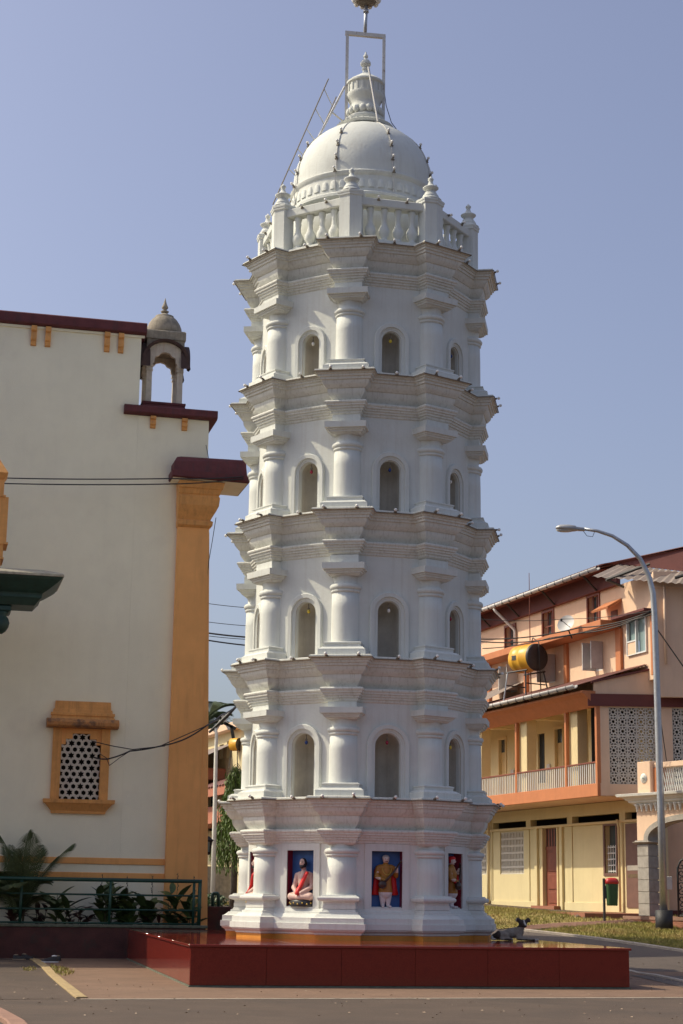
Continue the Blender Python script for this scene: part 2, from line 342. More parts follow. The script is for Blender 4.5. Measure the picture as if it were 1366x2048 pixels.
def strip(name, pts, w, h, m, kind=None, parent=None, dz=0.0):
    """ribbon kerb following points in plan, standing on the ground"""
    b = MB(); rings = []
    for i, p in enumerate(pts):
        a = Vector(pts[max(i - 1, 0)][:2]); c = Vector(pts[min(i + 1, len(pts) - 1)][:2]); t = (c - a).normalized(); n = Vector((-t.y, t.x)) * w / 2
        z = ground_z(p[0], p[1]) + dz
        rings.append([(p[0] - n.x, p[1] - n.y, z - .05), (p[0] - n.x, p[1] - n.y, z + h * .8), (p[0] - n.x * .8, p[1] - n.y * .8, z + h), (p[0] + n.x * .8, p[1] + n.y * .8, z + h), (p[0] + n.x, p[1] + n.y, z + h * .8), (p[0] + n.x, p[1] + n.y, z - .05)])
    b.loft(rings, cap0=True, cap1=True)
    o = b.build(name, m, parent)
    if kind: o['kind'] = kind
    return o
def dens(pts, n):
    out = []
    for i in range(len(pts) - 1):
        a, b = Vector(pts[i][:2]), Vector(pts[i + 1][:2])
        for k in range(n): out.append(a.lerp(b, k / n))
    return out + [Vector(pts[-1][:2])]
strip('line_marking', dens([Ll, Lr], 20), .10, .006, M['line'], 'structure')
kp = [hit_ground(px, py) for px, py in [(58, 1917), (72, 1921), (90, 1934), (105, 1950), (125, 1967), (145, 1983), (156, 1992), (164, 1997)]]
yk = strip('yellow_kerb', dens(kp, 4), .17, .025, M['kerb_yellow'], 'structure')
strip('kerb_corner', dens([hit_ground(-40, 2012), hit_ground(-4, 2030), hit_ground(30, 2050), hit_ground(50, 2075)], 4), .22, .06, M['path'], 'structure')
strip('side_kerb', dens([hit_ground(1225, 1938), hit_ground(1262, 1945), hit_ground(1310, 1953), hit_ground(1366, 1965), hit_ground(1420, 1978)], 5), .10, .05, M['kerb'], 'structure')
lk = [hit_ground(px, py) for px, py in [(1040, 1862), (1065, 1865), (1120, 1871), (1200, 1881), (1280, 1892), (1366, 1905), (1450, 1919)]]
strip('lawn_kerb', dens(lk, 4), .12, .07, M['kerb'], 'structure')
# lawn, path, back lawn
pl = [hit_ground(px, py) for px, py in [(1058, 1862), (1120, 1858), (1200, 1852), (1300, 1846), (1400, 1841)]]
pu = [hit_ground(px, py) for px, py in [(1052, 1855), (1120, 1849), (1200, 1846), (1280, 1841), (1400, 1834)]]
lawn = gsheet('lawn', M['lawn'], [(p.x, p.y) for p in lk[1:]] + [(p.x, p.y) for p in reversed(pl[1:])], .03, .6)
lawn2 = gsheet('lawn_back', M['lawn'], [(4.1, 44.5)] + [(p.x, p.y) for p in pu] + [(12.5, 47.6), (7.4, 47.2), (5.2, 53.2), (3.8, 57.0), (2.2, 53.0)], .03, .8)
gsheet('path', M['soil'], [(p.x, p.y) for p in pl] + [(p.x, p.y) for p in reversed(pu)], .018, .6)
strip('path_kerb', dens(pl, 4), .07, .04, M['kerb'], 'structure'); strip('path_kerb', dens(pu, 4), .07, .04, M['kerb'], 'structure')
# slabs of the path
path_obj = bpy.data.objects['path']
slab = MB().bbox(-.20, .20, -.13, .13, -.03, .03, .012)
slab0 = None
for i in range(26):
    t = i / 25
    for j in range(4):
        def lerp_path(P, t):
            k = min(int(t * (len(P) - 1)), len(P) - 2); return P[k].lerp(P[k + 1], t * (len(P) - 1) - k)
        a, b = lerp_path(pl, t * .98), lerp_path(pu, t * .98); p = a.lerp(b, (j + .5) / 4)
        w = (b - a).length / 4
        if slab0 is None: slab0 = slab.build('paving_slab', M['path'], path_obj); o = slab0
        else: o = inst(slab0, path_obj)
        o.location = (p.x, p.y, ground_z(p.x, p.y) + .018 + random.uniform(0, .006)); o.rotation_euler = (0, 0, math.atan2((b - a).x, -(b - a).y) + math.pi / 2 * 0 + random.uniform(-.02, .02))
        o.scale = (.82, w / .28, 1)
# grass blades
def blades(name, poly, n, h, label):
    xs = [p[0] for p in poly]; ys = [p[1] for p in poly]
    def inside(x, y):
        c = False; j = len(poly) - 1
        for i in range(len(poly)):
            if (poly[i][1] > y) != (poly[j][1] > y) and x < (poly[j][0] - poly[i][0]) * (y - poly[i][1]) / (poly[j][1] - poly[i][1]) + poly[i][0]: c = not c
            j = i
        return c
    vs, fs = [], []; k = 0
    while k < n:
        x = random.uniform(min(xs), max(xs)); y = random.uniform(min(ys), max(ys))
        if not inside(x, y): continue
        k += 1
        patch = .5 + .5 * math.sin(x * 2.1 + math.sin(y * 1.7) * 2) * math.cos(y * 1.3)
        if random.random() > .45 + .55 * patch: continue
        a = random.uniform(0, 6.28); hh = h * random.uniform(.4, 1.2); w = random.uniform(.006, .016); z = ground_z(x, y) + .02
        dx, dy = math.cos(a), math.sin(a); lx, ly = random.uniform(-.5, .5) * hh, random.uniform(-.5, .5) * hh
        b = len(vs); vs += [(x - dx * w, y - dy * w, z), (x + dx * w, y + dy * w, z), (x + lx, y + ly, z + hh)]; fs.append((b, b + 1, b + 2))
    o = MB().add(vs, fs).build(name, M['blade'], fix=False)
    return tag(o, label, 'grass', kind='stuff')
blades('lawn_grass', [(p.x, p.y) for p in lk[1:]] + [(p.x, p.y) for p in reversed(pl[1:])], 26000, .075, 'short yellowing grass on the lawn beside the side road')
blades('verge_grass', [(4.1, 44.5)] + [(p.x, p.y) for p in pu] + [(12.5, 47.6), (7.4, 47.2), (5.2, 53.2), (3.8, 57.0), (2.2, 53.0)], 20000, .08, 'patchy grass between the path and the terrace of the yellow building')
gt = [hit_ground(px, py) for px, py in [(98, 1932), (150, 1944), (146, 1950), (128, 1956), (112, 1950)]]
blades('kerb_weeds', [(p.x, p.y) for p in gt], 420, .06, 'tuft of dry weeds against the yellow kerb')
gt = [hit_ground(px, py) for px, py in [(40, 1938), (70, 1936), (74, 1943), (50, 1945)]]
blades('kerb_weeds', [(p.x, p.y) for p in gt], 110, .05, 'small dry weeds left of the yellow kerb')
# fallen leaves
vs, fs = [], []
for i in range(420):
    if i % 3: x, y = random.uniform(-7, 9), random.uniform(22, 31)
    else: x, y = random.uniform(5.5, 9), random.uniform(30, 39)
    if -2.6 < x < 5.4 and y > 28.9: continue
    s = random.uniform(.012, .035); a = random.uniform(0, 6.28); z = ground_z(x, y) + .016; b = len(vs)
    ca, sa = math.cos(a) * s, math.sin(a) * s
    vs += [(x - ca, y - sa, z), (x + sa * .5, y - ca * .5, z + .012), (x + ca, y + sa, z + .004), (x - sa * .5, y + ca * .5, z)]; fs.append((b, b + 1, b + 2, b + 3))
tag(MB().add(vs, fs).build('leaf_litter', M['shoe_tan'], fix=False), 'tiny dry leaves and grit scattered on the paving', 'leaf litter', kind='stuff')

# ================================================================== RED GRANITE PLINTH
plinth = empty('granite_plinth', (PO.x, PO.y, 0), PTH)
tag(plinth, 'low wide polished red granite platform under the white tower', 'platform')
c = MB(); c.box(.03, PW - .03, .03, PDEP - .03, 0, PH - .05); c.build('core', M['mortar'], plinth)
def slabs(n, L, mk):
    w = L / n
    for i in range(n): mk(i * w + .002, (i + 1) * w - .002)
slabs(6, PW, lambda a, b: MB().bbox(a, b, 0, .028, .035, PH - .045, .003).build('granite_slab', M['granite_red'], plinth))
slabs(6, PW, lambda a, b: MB().bbox(a, b, PDEP - .028, PDEP, .035, PH - .045, .003).build('granite_slab', M['granite_red'], plinth))
slabs(8, PDEP - .064, lambda a, b: MB().bbox(0, .028, a + .032, b + .032, .035, PH - .045, .003).build('granite_slab', M['granite_red'], plinth))
slabs(8, PDEP - .064, lambda a, b: MB().bbox(PW - .028, PW, a + .032, b + .032, .035, PH - .045, .003).build('granite_slab', M['granite_red'], plinth))
MB().box(-.015, PW + .015, -.015, PDEP + .015, 0, .03).build('mortar_bed', M['mortar'], plinth)
for i in range(4):
    for j in range(5):
        x0, x1 = -.035 + (PW + .07) * i / 4 + .001, -.035 + (PW + .07) * (i + 1) / 4 - .001; y0, y1 = -.035 + (PDEP + .07) * j / 5 + .001, -.035 + (PDEP + .07) * (j + 1) / 5 - .001
        MB().bbox(x0, x1, y0, y1, PH - .042, PH, .006).build('top_slab', M['granite_top'], plinth)

# ================================================================== THE WHITE LAMP TOWER
TX, TY = .471, 36.0
tower = empty('lamp_tower', (TX, TY, PH), rad(-9.27))
tag(tower, 'tall white octagonal tower of five tiers with arched niches and a dome', 'tower')
RB, HB, RW = 2.50, .285, 2.20           # pilaster block face, its half width, wall apothem
C22, S22 = math.cos(rad(22.5)), math.sin(rad(22.5))
def plan(o, z, rb=RB, hb=HB, rw=RW):
    pts = []
    for k in range(8):
        a = k * math.pi / 4; n = (math.sin(a), -math.cos(a)); t = (math.cos(a), math.sin(a))
        r, h, w = rb + o, hb + o, rw + o
        s = (w - S22 * h) / C22
        for d, tt in ((s, -h), (r, -h), (r, h), (s, h)): pts.append((n[0] * d + t[0] * tt, n[1] * d + t[1] * tt, z))
    return pts
ZT = [3.3523, 6.0627, 8.9916, 11.8518, 14.6605]
ZT = [z - PH for z in ZT]               # tower-local heights of the five cornices
PROF = [(0, .0), (0, .325), (.022, .332), (.045, .328), (.052, .300), (.085, .297), (.092, .268), (.135, .262), (.142, .235), (.19, .228), (.197, .200), (.25, .190), (.30, .155), (.335, .125), (.345, .118),
        (.347, .098), (.40, .096), (.44, .088), (.49, .065), (.54, .030), (.575, .006), (.592, .0), (.594, .085), (.605, .128), (.63, .145), (.655, .138), (.672, .118), (.705, .114), (.711, .088), (.752, .084), (.758, .058), (.80, .054), (.806, .028), (.85, .022), (.872, .0), (.90, -.05)]
bulb_h = MB(); bulb_h.tube([(0, 0, 0), (0, -.05, .012)], .022, 6); bulb_h.tube([(-.035, .0, -.012), (.035, 0, -.012)], .018, 5)
BH = None; BG = None
bulb_g = MB(); bulb_g.smooth = True; bulb_g.ell((0, -.082, .02), .030, 8, 6)
def put_bulb(parent, loc, rot, m='bulb'):
    """a socket with its glass bulb, pointing along local -y"""
    global BH, BG
    if BH is None:
        BH = bulb_h.build('bulb_socket', M['holder'], parent); o = BH; o.location = loc; o.rotation_euler = rot
    else: o = inst(BH, parent, loc, rot)
    return o
for i, zt in enumerate(ZT):
    c = MB()
    rings = [plan(o, zt - d) for d, o in PROF]
    rings = [[(x * .3, y * .3, zt + .012) for x, y, z in rings[0]]] + [plan(.30, zt + .010)] + rings[1:]
    c.loft(rings, cap0=True)
    co = c.build('cornice', M['cornice'], tower, auto=28)
    loop = plan(.340, zt - .030); cd = MB(); cd.loft([[(x, y, z) for x, y, z in loop], [(x * 1.006, y * 1.006, z - .012) for x, y, z in loop], [(x, y, z - .024) for x, y, z in loop]]); cd.build('conduit', M['holder'], co)
    for k in range(8):
        a = k * math.pi / 4
        for s in (-.33, .33, .98):
            ang = a if s < .9 else a + math.pi / 8
            rr = RB + .33 if s < .9 else RW + .33
            n = (math.sin(ang), -math.cos(ang)); t = (math.cos(ang), math.sin(ang)); tt = (s + random.uniform(-.06, .06)) if s < .9 else random.uniform(-.12, .12)
            p = (n[0] * rr + t[0] * tt, n[1] * rr + t[1] * tt, zt - .005)
            s_ = put_bulb(co, p, (random.uniform(-.3, .3), 0, ang + random.uniform(-.3, .3)))
# wall panels with niches -------------------------------------------------
H0 = 2.71
def arch_pts(a, zs, n=14, e=0.0):
    return [(-(a + e), 0.0)] + [(-(a + e) * math.cos(math.pi * i / n), zs + (a + e) * math.sin(math.pi * i / n)) for i in range(n + 1)] + [(a + e, 0.0)]
NICHES = [(.265, 1.00), (.237, .93), (.224, .895), (.205, .79)]     # half width and springing height, tier by tier
HW = RW * math.tan(rad(22.5))
nb = MB(); nb.tube([(0, 0, 0), (0, 0, -.09)], .012, 5); nb.smooth = True; nb.tube([(0, 0, -.08), (0, 0, -.12)], .022, 6)
nb.mi = 1; nb.ell((0, 0, -.155), (.034, .034, .042), 8, 6)
bulbs = [nb.build('niche_bulb', [M['holder'], M[c]], None) for c in ('bulb_red', 'bulb_yellow', 'bulb_blue', 'bulb')]
PANELS = []
for st in range(4):
    AA, ZS = NICHES[st]; HT = (ZT[st + 1] - ZT[st]) - .86
    pan = MB(); ap = arch_pts(AA, ZS)
    pan.add([(-HW, 0, 0), (-AA, 0, 0), (-AA, 0, ZS), (-HW, 0, ZS)], [(0, 1, 2, 3)]); pan.add([(AA, 0, 0), (HW, 0, 0), (HW, 0, ZS), (AA, 0, ZS)], [(0, 1, 2, 3)])
    top = [(-HW, ZS)] + [(-HW + 2 * HW * i / 12, HT) for i in range(13)] + [(HW, ZS)]
    pan.loft([[(x, 0, z) for x, z in ap[1:-1]], [(x, 0, z) for x, z in top]], closed=False)
    panel0 = pan.build('wall_panel', M['white'], tower)
    nic = MB(); nic.smooth = True
    pl_ = [(-1, 0), (-1, .9), (-.96, 1.5), (-.8, 2.0), (-.45, 2.35), (0, 2.45), (.45, 2.35), (.8, 2.0), (.96, 1.5), (1, .9), (1, 0)]
    hs = [0, .35, .7, ZS] + [ZS + AA * math.sin(math.pi / 2 * i / 7) for i in range(1, 8)]
    rings = []
    for z in hs:
        f = 1.0 if z <= ZS else math.sqrt(max(0.0002, 1 - ((z - ZS) / AA) ** 2)); fy = 1.0 if z <= ZS else max(.05, f ** .7)
        rings.append([(x * AA * f, (y * AA * .95) * fy, z) for x, y in pl_])
    nic.loft(rings, closed=False); nic.smooth = False
    nic.add([(x * AA, y * AA * .95, .004) for x, y in pl_], [tuple(range(len(pl_)))])
    sur = MB()
    sec = [(-.014, .10), (-.014, .03), (.02, .02), (.03, -.012), (.07, -.02), (.075, -.052), (.15, -.058), (.165, -.04), (.168, .01)]
    sur.loft([[(x, y, z) for x, z in arch_pts(AA, ZS, 16, e)] for e, y in sec], closed=False)
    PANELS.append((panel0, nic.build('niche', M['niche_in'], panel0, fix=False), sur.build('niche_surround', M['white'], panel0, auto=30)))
pil = MB(); pil.smooth = True
pil.lathe([(.30, .20), (.292, .24), (.286, .27), (.282, .9), (.275, H0 - 1.52)], 24, (0, 0, 0))
pilaster0 = pil.build('pilaster', M['white'], tower)
cap = MB(); cap.smooth = True
cap.lathe([(.274, H0 - 1.53), (.300, H0 - 1.51), (.302, H0 - 1.485), (.285, H0 - 1.47), (.31, H0 - 1.46), (.328, H0 - 1.435), (.328, H0 - 1.405), (.308, H0 - 1.375), (.27, H0 - 1.365), (.25, H0 - 1.36), (.245, H0 - 1.30), (.262, H0 - 1.24), (.28, H0 - 1.2)], 24)
cap.smooth = False
def sq(o, z, ins=.28): # square plan about the pilaster axis, front face at y=-(.28+o)
    h = .285 + o; return [(-h, .35, z), (-h, -(.28 + o), z), (h, -(.28 + o), z), (h, .35, z)]
cap.loft([sq(o, H0 - d) for d, o in [(1.225, -.01), (1.20, .03), (1.19, .03), (1.185, .06), (1.155, .065), (1.15, .09), (1.12, .095), (1.115, .135), (1.0, .14)]], cap0=True, cap1=True)
cap.loft([sq(0, H0 - 1.01), sq(0, H0 - .84)], cap0=True, cap1=True)
cap0 = cap.build('capital', M['white'], pilaster0)
bas = MB()
bas.loft([sq(o, z) for z, o in [(0, .185), (.115, .185), (.12, .165), (.135, .15), (.15, .125), (.16, .115), (.165, .075), (.215, .075), (.225, .09), (.245, .09), (.255, .06), (.262, .02)]], cap0=True, cap1=True)
bas0 = bas.build('pilaster_base', M['white'], pilaster0)
first = True
for st in range(4):
    z0 = ZT[st] + .012; H = ZT[st + 1] - ZT[st]; sz = H / H0
    for k in range(8):
        a = k * math.pi / 4; am = a + math.pi / 8
        loc = (math.sin(am) * RW, -math.cos(am) * RW, z0)
        panel0, niche0, sur0 = PANELS[st]
        if k == 0: p = panel0; p.location = loc; p.rotation_euler = (0, 0, am)
        else:
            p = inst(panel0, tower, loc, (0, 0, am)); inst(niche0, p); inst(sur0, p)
        b = bulbs[(st * 3 + k * 5 + (k // 2)) % 4]
        inst(b, p, (random.uniform(-.02, .02), .10, sum(NICHES[st]) - .03))
        loc = (math.sin(a) * 2.22, -math.cos(a) * 2.22, z0)
        if st == 0 and k == 0: q = pilaster0; q.location = loc; q.rotation_euler = (0, 0, a); q.scale = (1, 1, sz)
        else:
            q = inst(pilaster0, tower, loc, (0, 0, a), (1, 1, sz)); inst(cap0, q); inst(bas0, q)
for b in bulbs: bpy.data.objects.remove(b)
# ground tier ------------------------------------------------------------
HB0 = ZT[0]
base = MB()
BP = [(.14, .02), (.155, .155), (.17, .195), (.178, .236), (.255, .238), (.262, .250), (.265, .251), (.36, .250), (.365, .222), (.425, .218), (.432, .19), (.445, .16), (.47, .135), (.485, .12), (.49, .085), (.525, .08), (.53, .045), (.56, .03), (.575, .0), (.62, -.04)]
# footing recess below
base.loft([plan(o, z) for z, o in [(.085, .145), (.10, .165), (.125, .17), (.145, .20), (.165, .225), (.185, .228), (.19, .25), (.30, .251), (.303, .222), (.40, .218), (.407, .19), (.425, .165), (.455, .135), (.47, .12), (.475, .085), (.515, .08), (.52, .045), (.56, .03), (.575, .0), (.62, -.05)]], cap0=True)
base.build('base_moulding', M['white'], tower, auto=28)
MB().loft([plan(.150, 0), plan(.150, .086)], cap1=True).build('footing', M['orange_foot'], tower)
pil = MB(); pil.smooth = True
zt = HB0
pil.lathe([(.295, .62), (.292, .75), (.288, 1.2), (.284, zt - 1.10)], 24)
gp0 = pil.build('pilaster', M['white'], tower)
cap = MB(); cap.smooth = True
cap.lathe([(.283, zt - 1.12), (.312, zt - 1.10), (.312, zt - 1.075), (.295, zt - 1.065), (.33, zt - 1.05), (.345, zt - 1.02), (.34, zt - .99), (.31, zt - .965), (.265, zt - .955), (.25, zt - .95), (.255, zt - .90), (.28, zt - .84)], 24)
gcap0 = cap.build('capital', M['white'], gp0)
bas = MB()
bas.loft([sq(o, z) for z, o in [(.57, .03), (.64, .03), (.655, .02), (.70, .02), (.71, .055), (.72, .10), (.745, .118), (.775, .118), (.80, .10), (.81, .055), (.83, .05), (.835, .02)]], cap0=True, cap1=True)
gbas0 = bas.build('pilaster_base', M['white'], gp0)
NX, NZ0, NZ1 = .305, .60, 1.665
pan = MB(); pan.wall(-HW, HW, .55, zt - .84, 0, .02, [(-NX, NX, NZ0, NZ1)])
gpan0 = pan.build('wall_panel', M['white'], tower)
fr = MB()
fr.wall(-.445, .445, .55, 1.80, -.022, .005, [(-NX, NX, NZ0, NZ1)])
gfr0 = fr.build('niche_surround', M['white'], gpan0)
n = MB(); n.box(-NX - .02, NX + .02, .18, .20, NZ0 - .02, NZ1 + .02); gback0 = n.build('niche_back', M['blue_niche'], gpan0)
n = MB(); n.quad((-NX, 0.003, NZ0), (-NX, .18, NZ0), (-NX, .18, NZ1), (-NX, 0.003, NZ1)); n.quad((NX, .003, NZ0), (NX, .18, NZ0), (NX, .18, NZ1), (NX, .003, NZ1)); n.quad((-NX, .003, NZ1), (NX, .003, NZ1), (NX, .18, NZ1), (-NX, .18, NZ1))
n.mi = 1; n.quad((-NX, .003, NZ0), (NX, .003, NZ0), (NX, .18, NZ0), (-NX, .18, NZ0))
glin0 = n.build('niche_lining', [M['red_niche'], M['blue_niche']], gpan0, fix=False)
for k in range(8):
    a = k * math.pi / 4; am = a + math.pi / 8
    loc = (math.sin(am) * RW, -math.cos(am) * RW, 0)
    if k == 0: p = gpan0; p.location = loc; p.rotation_euler = (0, 0, am)
    else:
        p = inst(gpan0, tower, loc, (0, 0, am))
        for s in (gfr0, gback0, glin0): inst(s, p)
    loc = (math.sin(a) * 2.22, -math.cos(a) * 2.22, 0)
    if k == 0: q = gp0; q.location = loc; q.rotation_euler = (0, 0, a)
    else:
        q = inst(gp0, tower, loc, (0, 0, a)); inst(gcap0, q); inst(gbas0, q)
# balustrade -------------------------------------------------------------
zb = ZT[4] + .012
po = MB()
def pent(s, z): return [(x * s, y * s, z) for x, y in [(0, -.21), (.235, -.115), (.235, .13), (-.235, .13), (-.235, -.115)]]
po.loft([pent(s, z) for s, z in [(1.0, 0), (1.0, 1.06), (1.10, 1.075), (1.12, 1.10), (1.10, 1.115), (1.16, 1.13), (1.18, 1.165), (1.12, 1.18)]], cap0=True, cap1=True)
post0 = po.build('balustrade_post', M['white'], tower)
fi = MB(); fi.smooth = True
fi.lathe([(.225, 1.18), (.235, 1.20), (.20, 1.23), (.165, 1.255), (.175, 1.275), (.155, 1.31), (.125, 1.345), (.13, 1.36), (.10, 1.375), (.085, 1.39), (.12, 1.42), (.165, 1.46), (.17, 1.48), (.13, 1.505), (.07, 1.54), (.05, 1.59), (.04, 1.63), (.062, 1.66), (.058, 1.69), (.03, 1.715), (.012, 1.74)], 14)
fin0 = fi.build('finial', M['stone_dark'], post0); fin0.data.materials[0] = M['white']
ba = MB(); ba.smooth = True
ba.lathe([(.09, .17), (.095, .20), (.065, .215), (.07, .25), (.105, .30), (.122, .37), (.115, .43), (.08, .50), (.058, .56), (.054, .66), (.066, .72), (.06, .75), (.07, .80), (.08, .83), (.08, .90)], 12)
RP = 2.25
apo = RP * C22; hl = RP * S22
rail = MB(); rail.bbox(-hl + .14, hl - .14, -.13, .13, .89, 1.07, .015)
sillr = MB(); sillr.box(-hl + .14, hl - .14, -.10, .10, 0, .17)
for k in range(8):
    a = k * math.pi / 4; am = a + math.pi / 8
    loc = (math.sin(a) * RP, -math.cos(a) * RP, zb)
    if k == 0: q = post0; q.location = loc; q.rotation_euler = (0, 0, a)
    else: q = inst(post0, tower, loc, (0, 0, a)); inst(fin0, q)
    loc = (math.sin(am) * apo, -math.cos(am) * apo, zb)
    if k == 0: rail0 = rail.build('rail', M['white'], tower, loc, (0, 0, am)); r = rail0; bal0 = ba.build('baluster', M['white'], r); sill0 = sillr.build('bottom_rail', M['white'], r)
    else: r = inst(rail0, tower, loc, (0, 0, am)); inst(sill0, r)
    for j in range(4):
        x = (j - 1.5) * .30
        if k == 0 and j == 0: bal0.location = (x, 0, 0)
        else: inst(bal0, r, (x, 0, 0))
    for x in (-.3, .3): put_bulb(r, (x + random.uniform(-.05, .05), -.13, 1.04), (random.uniform(-.2, .5), 0, random.uniform(-.3, .3)))
# dome -------------------------------------------------------------------
DX, DY = -.10 * math.cos(rad(9.27)), -.10 * math.sin(rad(9.27)) * -1
ZL = lambda z: z - PH
d = MB(); d.smooth = True
prof = [(1.62, 14.66), (1.62, 16.02), (1.66, 16.04), (1.70, 16.08), (1.70, 16.14), (1.64, 16.18), (1.60, 16.20), (1.585, 16.56), (1.62, 16.60), (1.63, 16.66), (1.575, 16.70), (1.57, 16.75)]
for i in range(1, 15):
    t = i / 14
    prof.append((1.57 * (1 - t ** 2.3) ** .52 * (1 - .0) if t < 1 else .42, 16.75 + 1.62 * t)); prof[-1] = (max(.42, prof[-1][0]), prof[-1][1])
d.lathe([(r, ZL(z)) for r, z in prof], 64, (DX, DY, 0), cap0=False)
dome = d.build('dome', M['white'], tower, auto=35)
pt = MB(); pt.smooth = True
pts = [(-.055, 0), (-.052, .11), (-.04, .15), (0, .175), (.04, .15), (.052, .11), (.055, 0)]
pt.add([(x, -.012, z) for x, z in pts] + [(x * .7, -.04, z * .85 + .005) for x, z in pts], [(i, i + 1, 8 + i, 7 + i) for i in range(6)] + [tuple(range(7, 14))])
for j in range(48):
    a = 2 * math.pi * j / 48
    loc = (DX + 1.575 * math.sin(a), DY - 1.575 * math.cos(a), ZL(16.27))
    if j == 0: pt0 = pt.build('petal', M['white'], dome, loc, (0, 0, a))
    else: inst(pt0, dome, loc, (0, 0, a), (1.45, 1, 1.25))
pt0.scale = (1.45, 1, 1.25)
# lotus collar on the crown of the dome
for j in range(30):
    a = 2 * math.pi * j / 30
    inst(pt0, dome, (DX + .64 * math.sin(a), DY - .64 * math.cos(a), ZL(18.37)), (rad(205), 0, a), (1.25, 1.2, .8))
cu = MB(); cu.smooth = True
cu.lathe([(.62, ZL(18.28)), (.66, ZL(18.33)), (.55, ZL(18.40)), (.46, ZL(18.42)), (.43, ZL(18.46)), (.45, ZL(18.49)), (.45, ZL(18.54)), (.40, ZL(18.58)), (.36, ZL(18.60)), (.36, ZL(18.80)), (.345, ZL(18.84)), (.335, ZL(18.90)), (.36, ZL(18.97)), (.40, ZL(19.05)), (.425, ZL(19.11)), (.42, ZL(19.15)), (.385, ZL(19.16)), (.385, ZL(19.36)), (.41, ZL(19.385)), (.43, ZL(19.40)), (.43, ZL(19.44)), (.36, ZL(19.50)), (.24, ZL(19.58)), (.13, ZL(19.66)), (.075, ZL(19.71)), (.06, ZL(19.76)), (.085, ZL(19.79)), (.085, ZL(19.81)), (.05, ZL(19.83)), (.08, ZL(19.86)), (.118, ZL(19.91)), (.118, ZL(19.96)), (.08, ZL(20.02)), (.04, ZL(20.05)), (.035, ZL(20.08)), (.055, ZL(20.105)), (.05, ZL(20.14)), (.028, ZL(20.17)), (.012, ZL(20.23))], 28, (DX * .8, DY * .8, 0))
cup = cu.build('crown_finial', M['white'], tower, auto=35)
lo = MB(); lo.smooth = True; lo.ell((0, 0, 0), (.085, .07, .095), 10, 7)
for j in range(16):
    a = 2 * math.pi * j / 16; loc = (DX * .8 + .37 * math.sin(a), DY * .8 - .37 * math.cos(a), ZL(18.70))
    if j == 0: lo0 = lo.build('lotus_bead', M['white'], cup, loc, (0, 0, a))
    else: inst(lo0, cup, loc, (0, 0, a))
for j in range(18):
    a = 2 * math.pi * j / 18; loc = (DX * .8 + .385 * math.sin(a), DY * .8 - .385 * math.cos(a), ZL(19.16))
    if j == 0: rb0 = MB().box(-.02, .02, -.02, .02, 0, .2).build('rib', M['white'], cup, loc, (0, 0, a))
    else: inst(rb0, cup, loc, (0, 0, a))
# bulb strings down the dome
for k in range(8):
    a = k * math.pi / 4 - rad(13)
    path = [(max(.6, r) + .012, z) for r, z in prof[11:] if z < 18.33] ; path = [(1.62, 16.2), (1.65, 16.66)] + path
    cable_ = MB(); cable_.tube([(DX + r * math.sin(a), DY - r * math.cos(a), ZL(z)) for r, z in path], .010, 5)
    co = cable_.build('bulb_string', M['steel_white'], tower)
    for q in (1, 4, 7, 10):
        r, z = path[q]; put_bulb(co, (DX + r * math.sin(a), DY - r * math.cos(a), ZL(z)), (rad(-25 - 4 * q), 0, a + random.uniform(-.3, .3)))
# bulb glass on every socket (second pass so sockets stay one shared mesh)
bh_me = BH.data
bm = bmesh.new(); bm.from_mesh(bh_me)
nf = len(bm.faces)
r_ = bmesh.ops.create_uvsphere(bm, u_segments=8, v_segments=6, radius=.033, matrix=Matrix.Translation((0, -.085, .022)))
bm.to_mesh(bh_me); bm.free(); bh_me.materials.append(M['bulb'])
for i, p in enumerate(bh_me.polygons):
    if i >= nf: p.material_index = 1; p.use_smooth = True
# ================================================================== STEEL WORK ON THE DOME
def Tp(r, z, y=36.0): return (TX + r, y, z)
fr = empty('lamp_mast', (TX - .1, 36.0, 18.40)); tag(fr, 'rusty white steel portal frame straddling the dome finial and carrying a lamp mast', 'steel frame')
def P3(parent, x, z, y=36.0): return Vector((TX + x, y, z)) - Vector(parent.location)
for r, zt_ in ((-.50, 20.66), (.335, 20.58)):
    b = MB(); p0, p1 = P3(fr, r, 18.36), P3(fr, r - (.02 if r < 0 else .02), zt_)
    b.box(p0.x - .035, p0.x + .035, p0.y - .035, p0.y + .035, p0.z, p1.z); b.build('frame_post', M['steel_white'], fr)
b = MB(); a_, c_ = P3(fr, -.55, 20.68), P3(fr, .37, 20.60)
b.loft([[(a_.x, -.04, a_.z - .045), (a_.x, .04, a_.z - .045), (a_.x, .04, a_.z + .045), (a_.x, -.04, a_.z + .045)], [(c_.x, -.04, c_.z - .045), (c_.x, .04, c_.z - .045), (c_.x, .04, c_.z + .045), (c_.x, -.04, c_.z + .045)]], cap0=True, cap1=True)
b.build('crossbar', M['steel_white'], fr)
b = MB(); b.smooth = True; b.tube([P3(fr, -.10, 20.62), P3(fr, -.08, 21.4)], .042, 10); b.tube([P3(fr, -.083, 21.2), P3(fr, -.083, 21.26)], .065, 10); b.build('mast', M['steel_gal'], fr)
b = MB(); b.smooth = True
b.lathe([(.05, 0), (.12, .02), (.20, .07), (.25, .14), (.27, .22), (.25, .30), (.15, .38), (.05, .42)], 16, P3(fr, -.08, 21.36)); bowl = b.build('lamp_bowl', M['holder'], fr)
b = MB(); pc = P3(fr, -.08, 21.45)
for j in range(10):
    a = 2 * math.pi * j / 10
    b.smooth = True; b.ell((pc.x + .27 * math.cos(a), pc.y + .27 * math.sin(a), pc.z + .06), (.07, .07, .09), 8, 6)
b.mi = 0; b.build('petal_ring', M['bulb'], bowl)
def pipe_thing(name, label, pts, r, m, cat):
    o = MB().tube(pts, r, 6).build(name, m); return tag(o, label, cat)
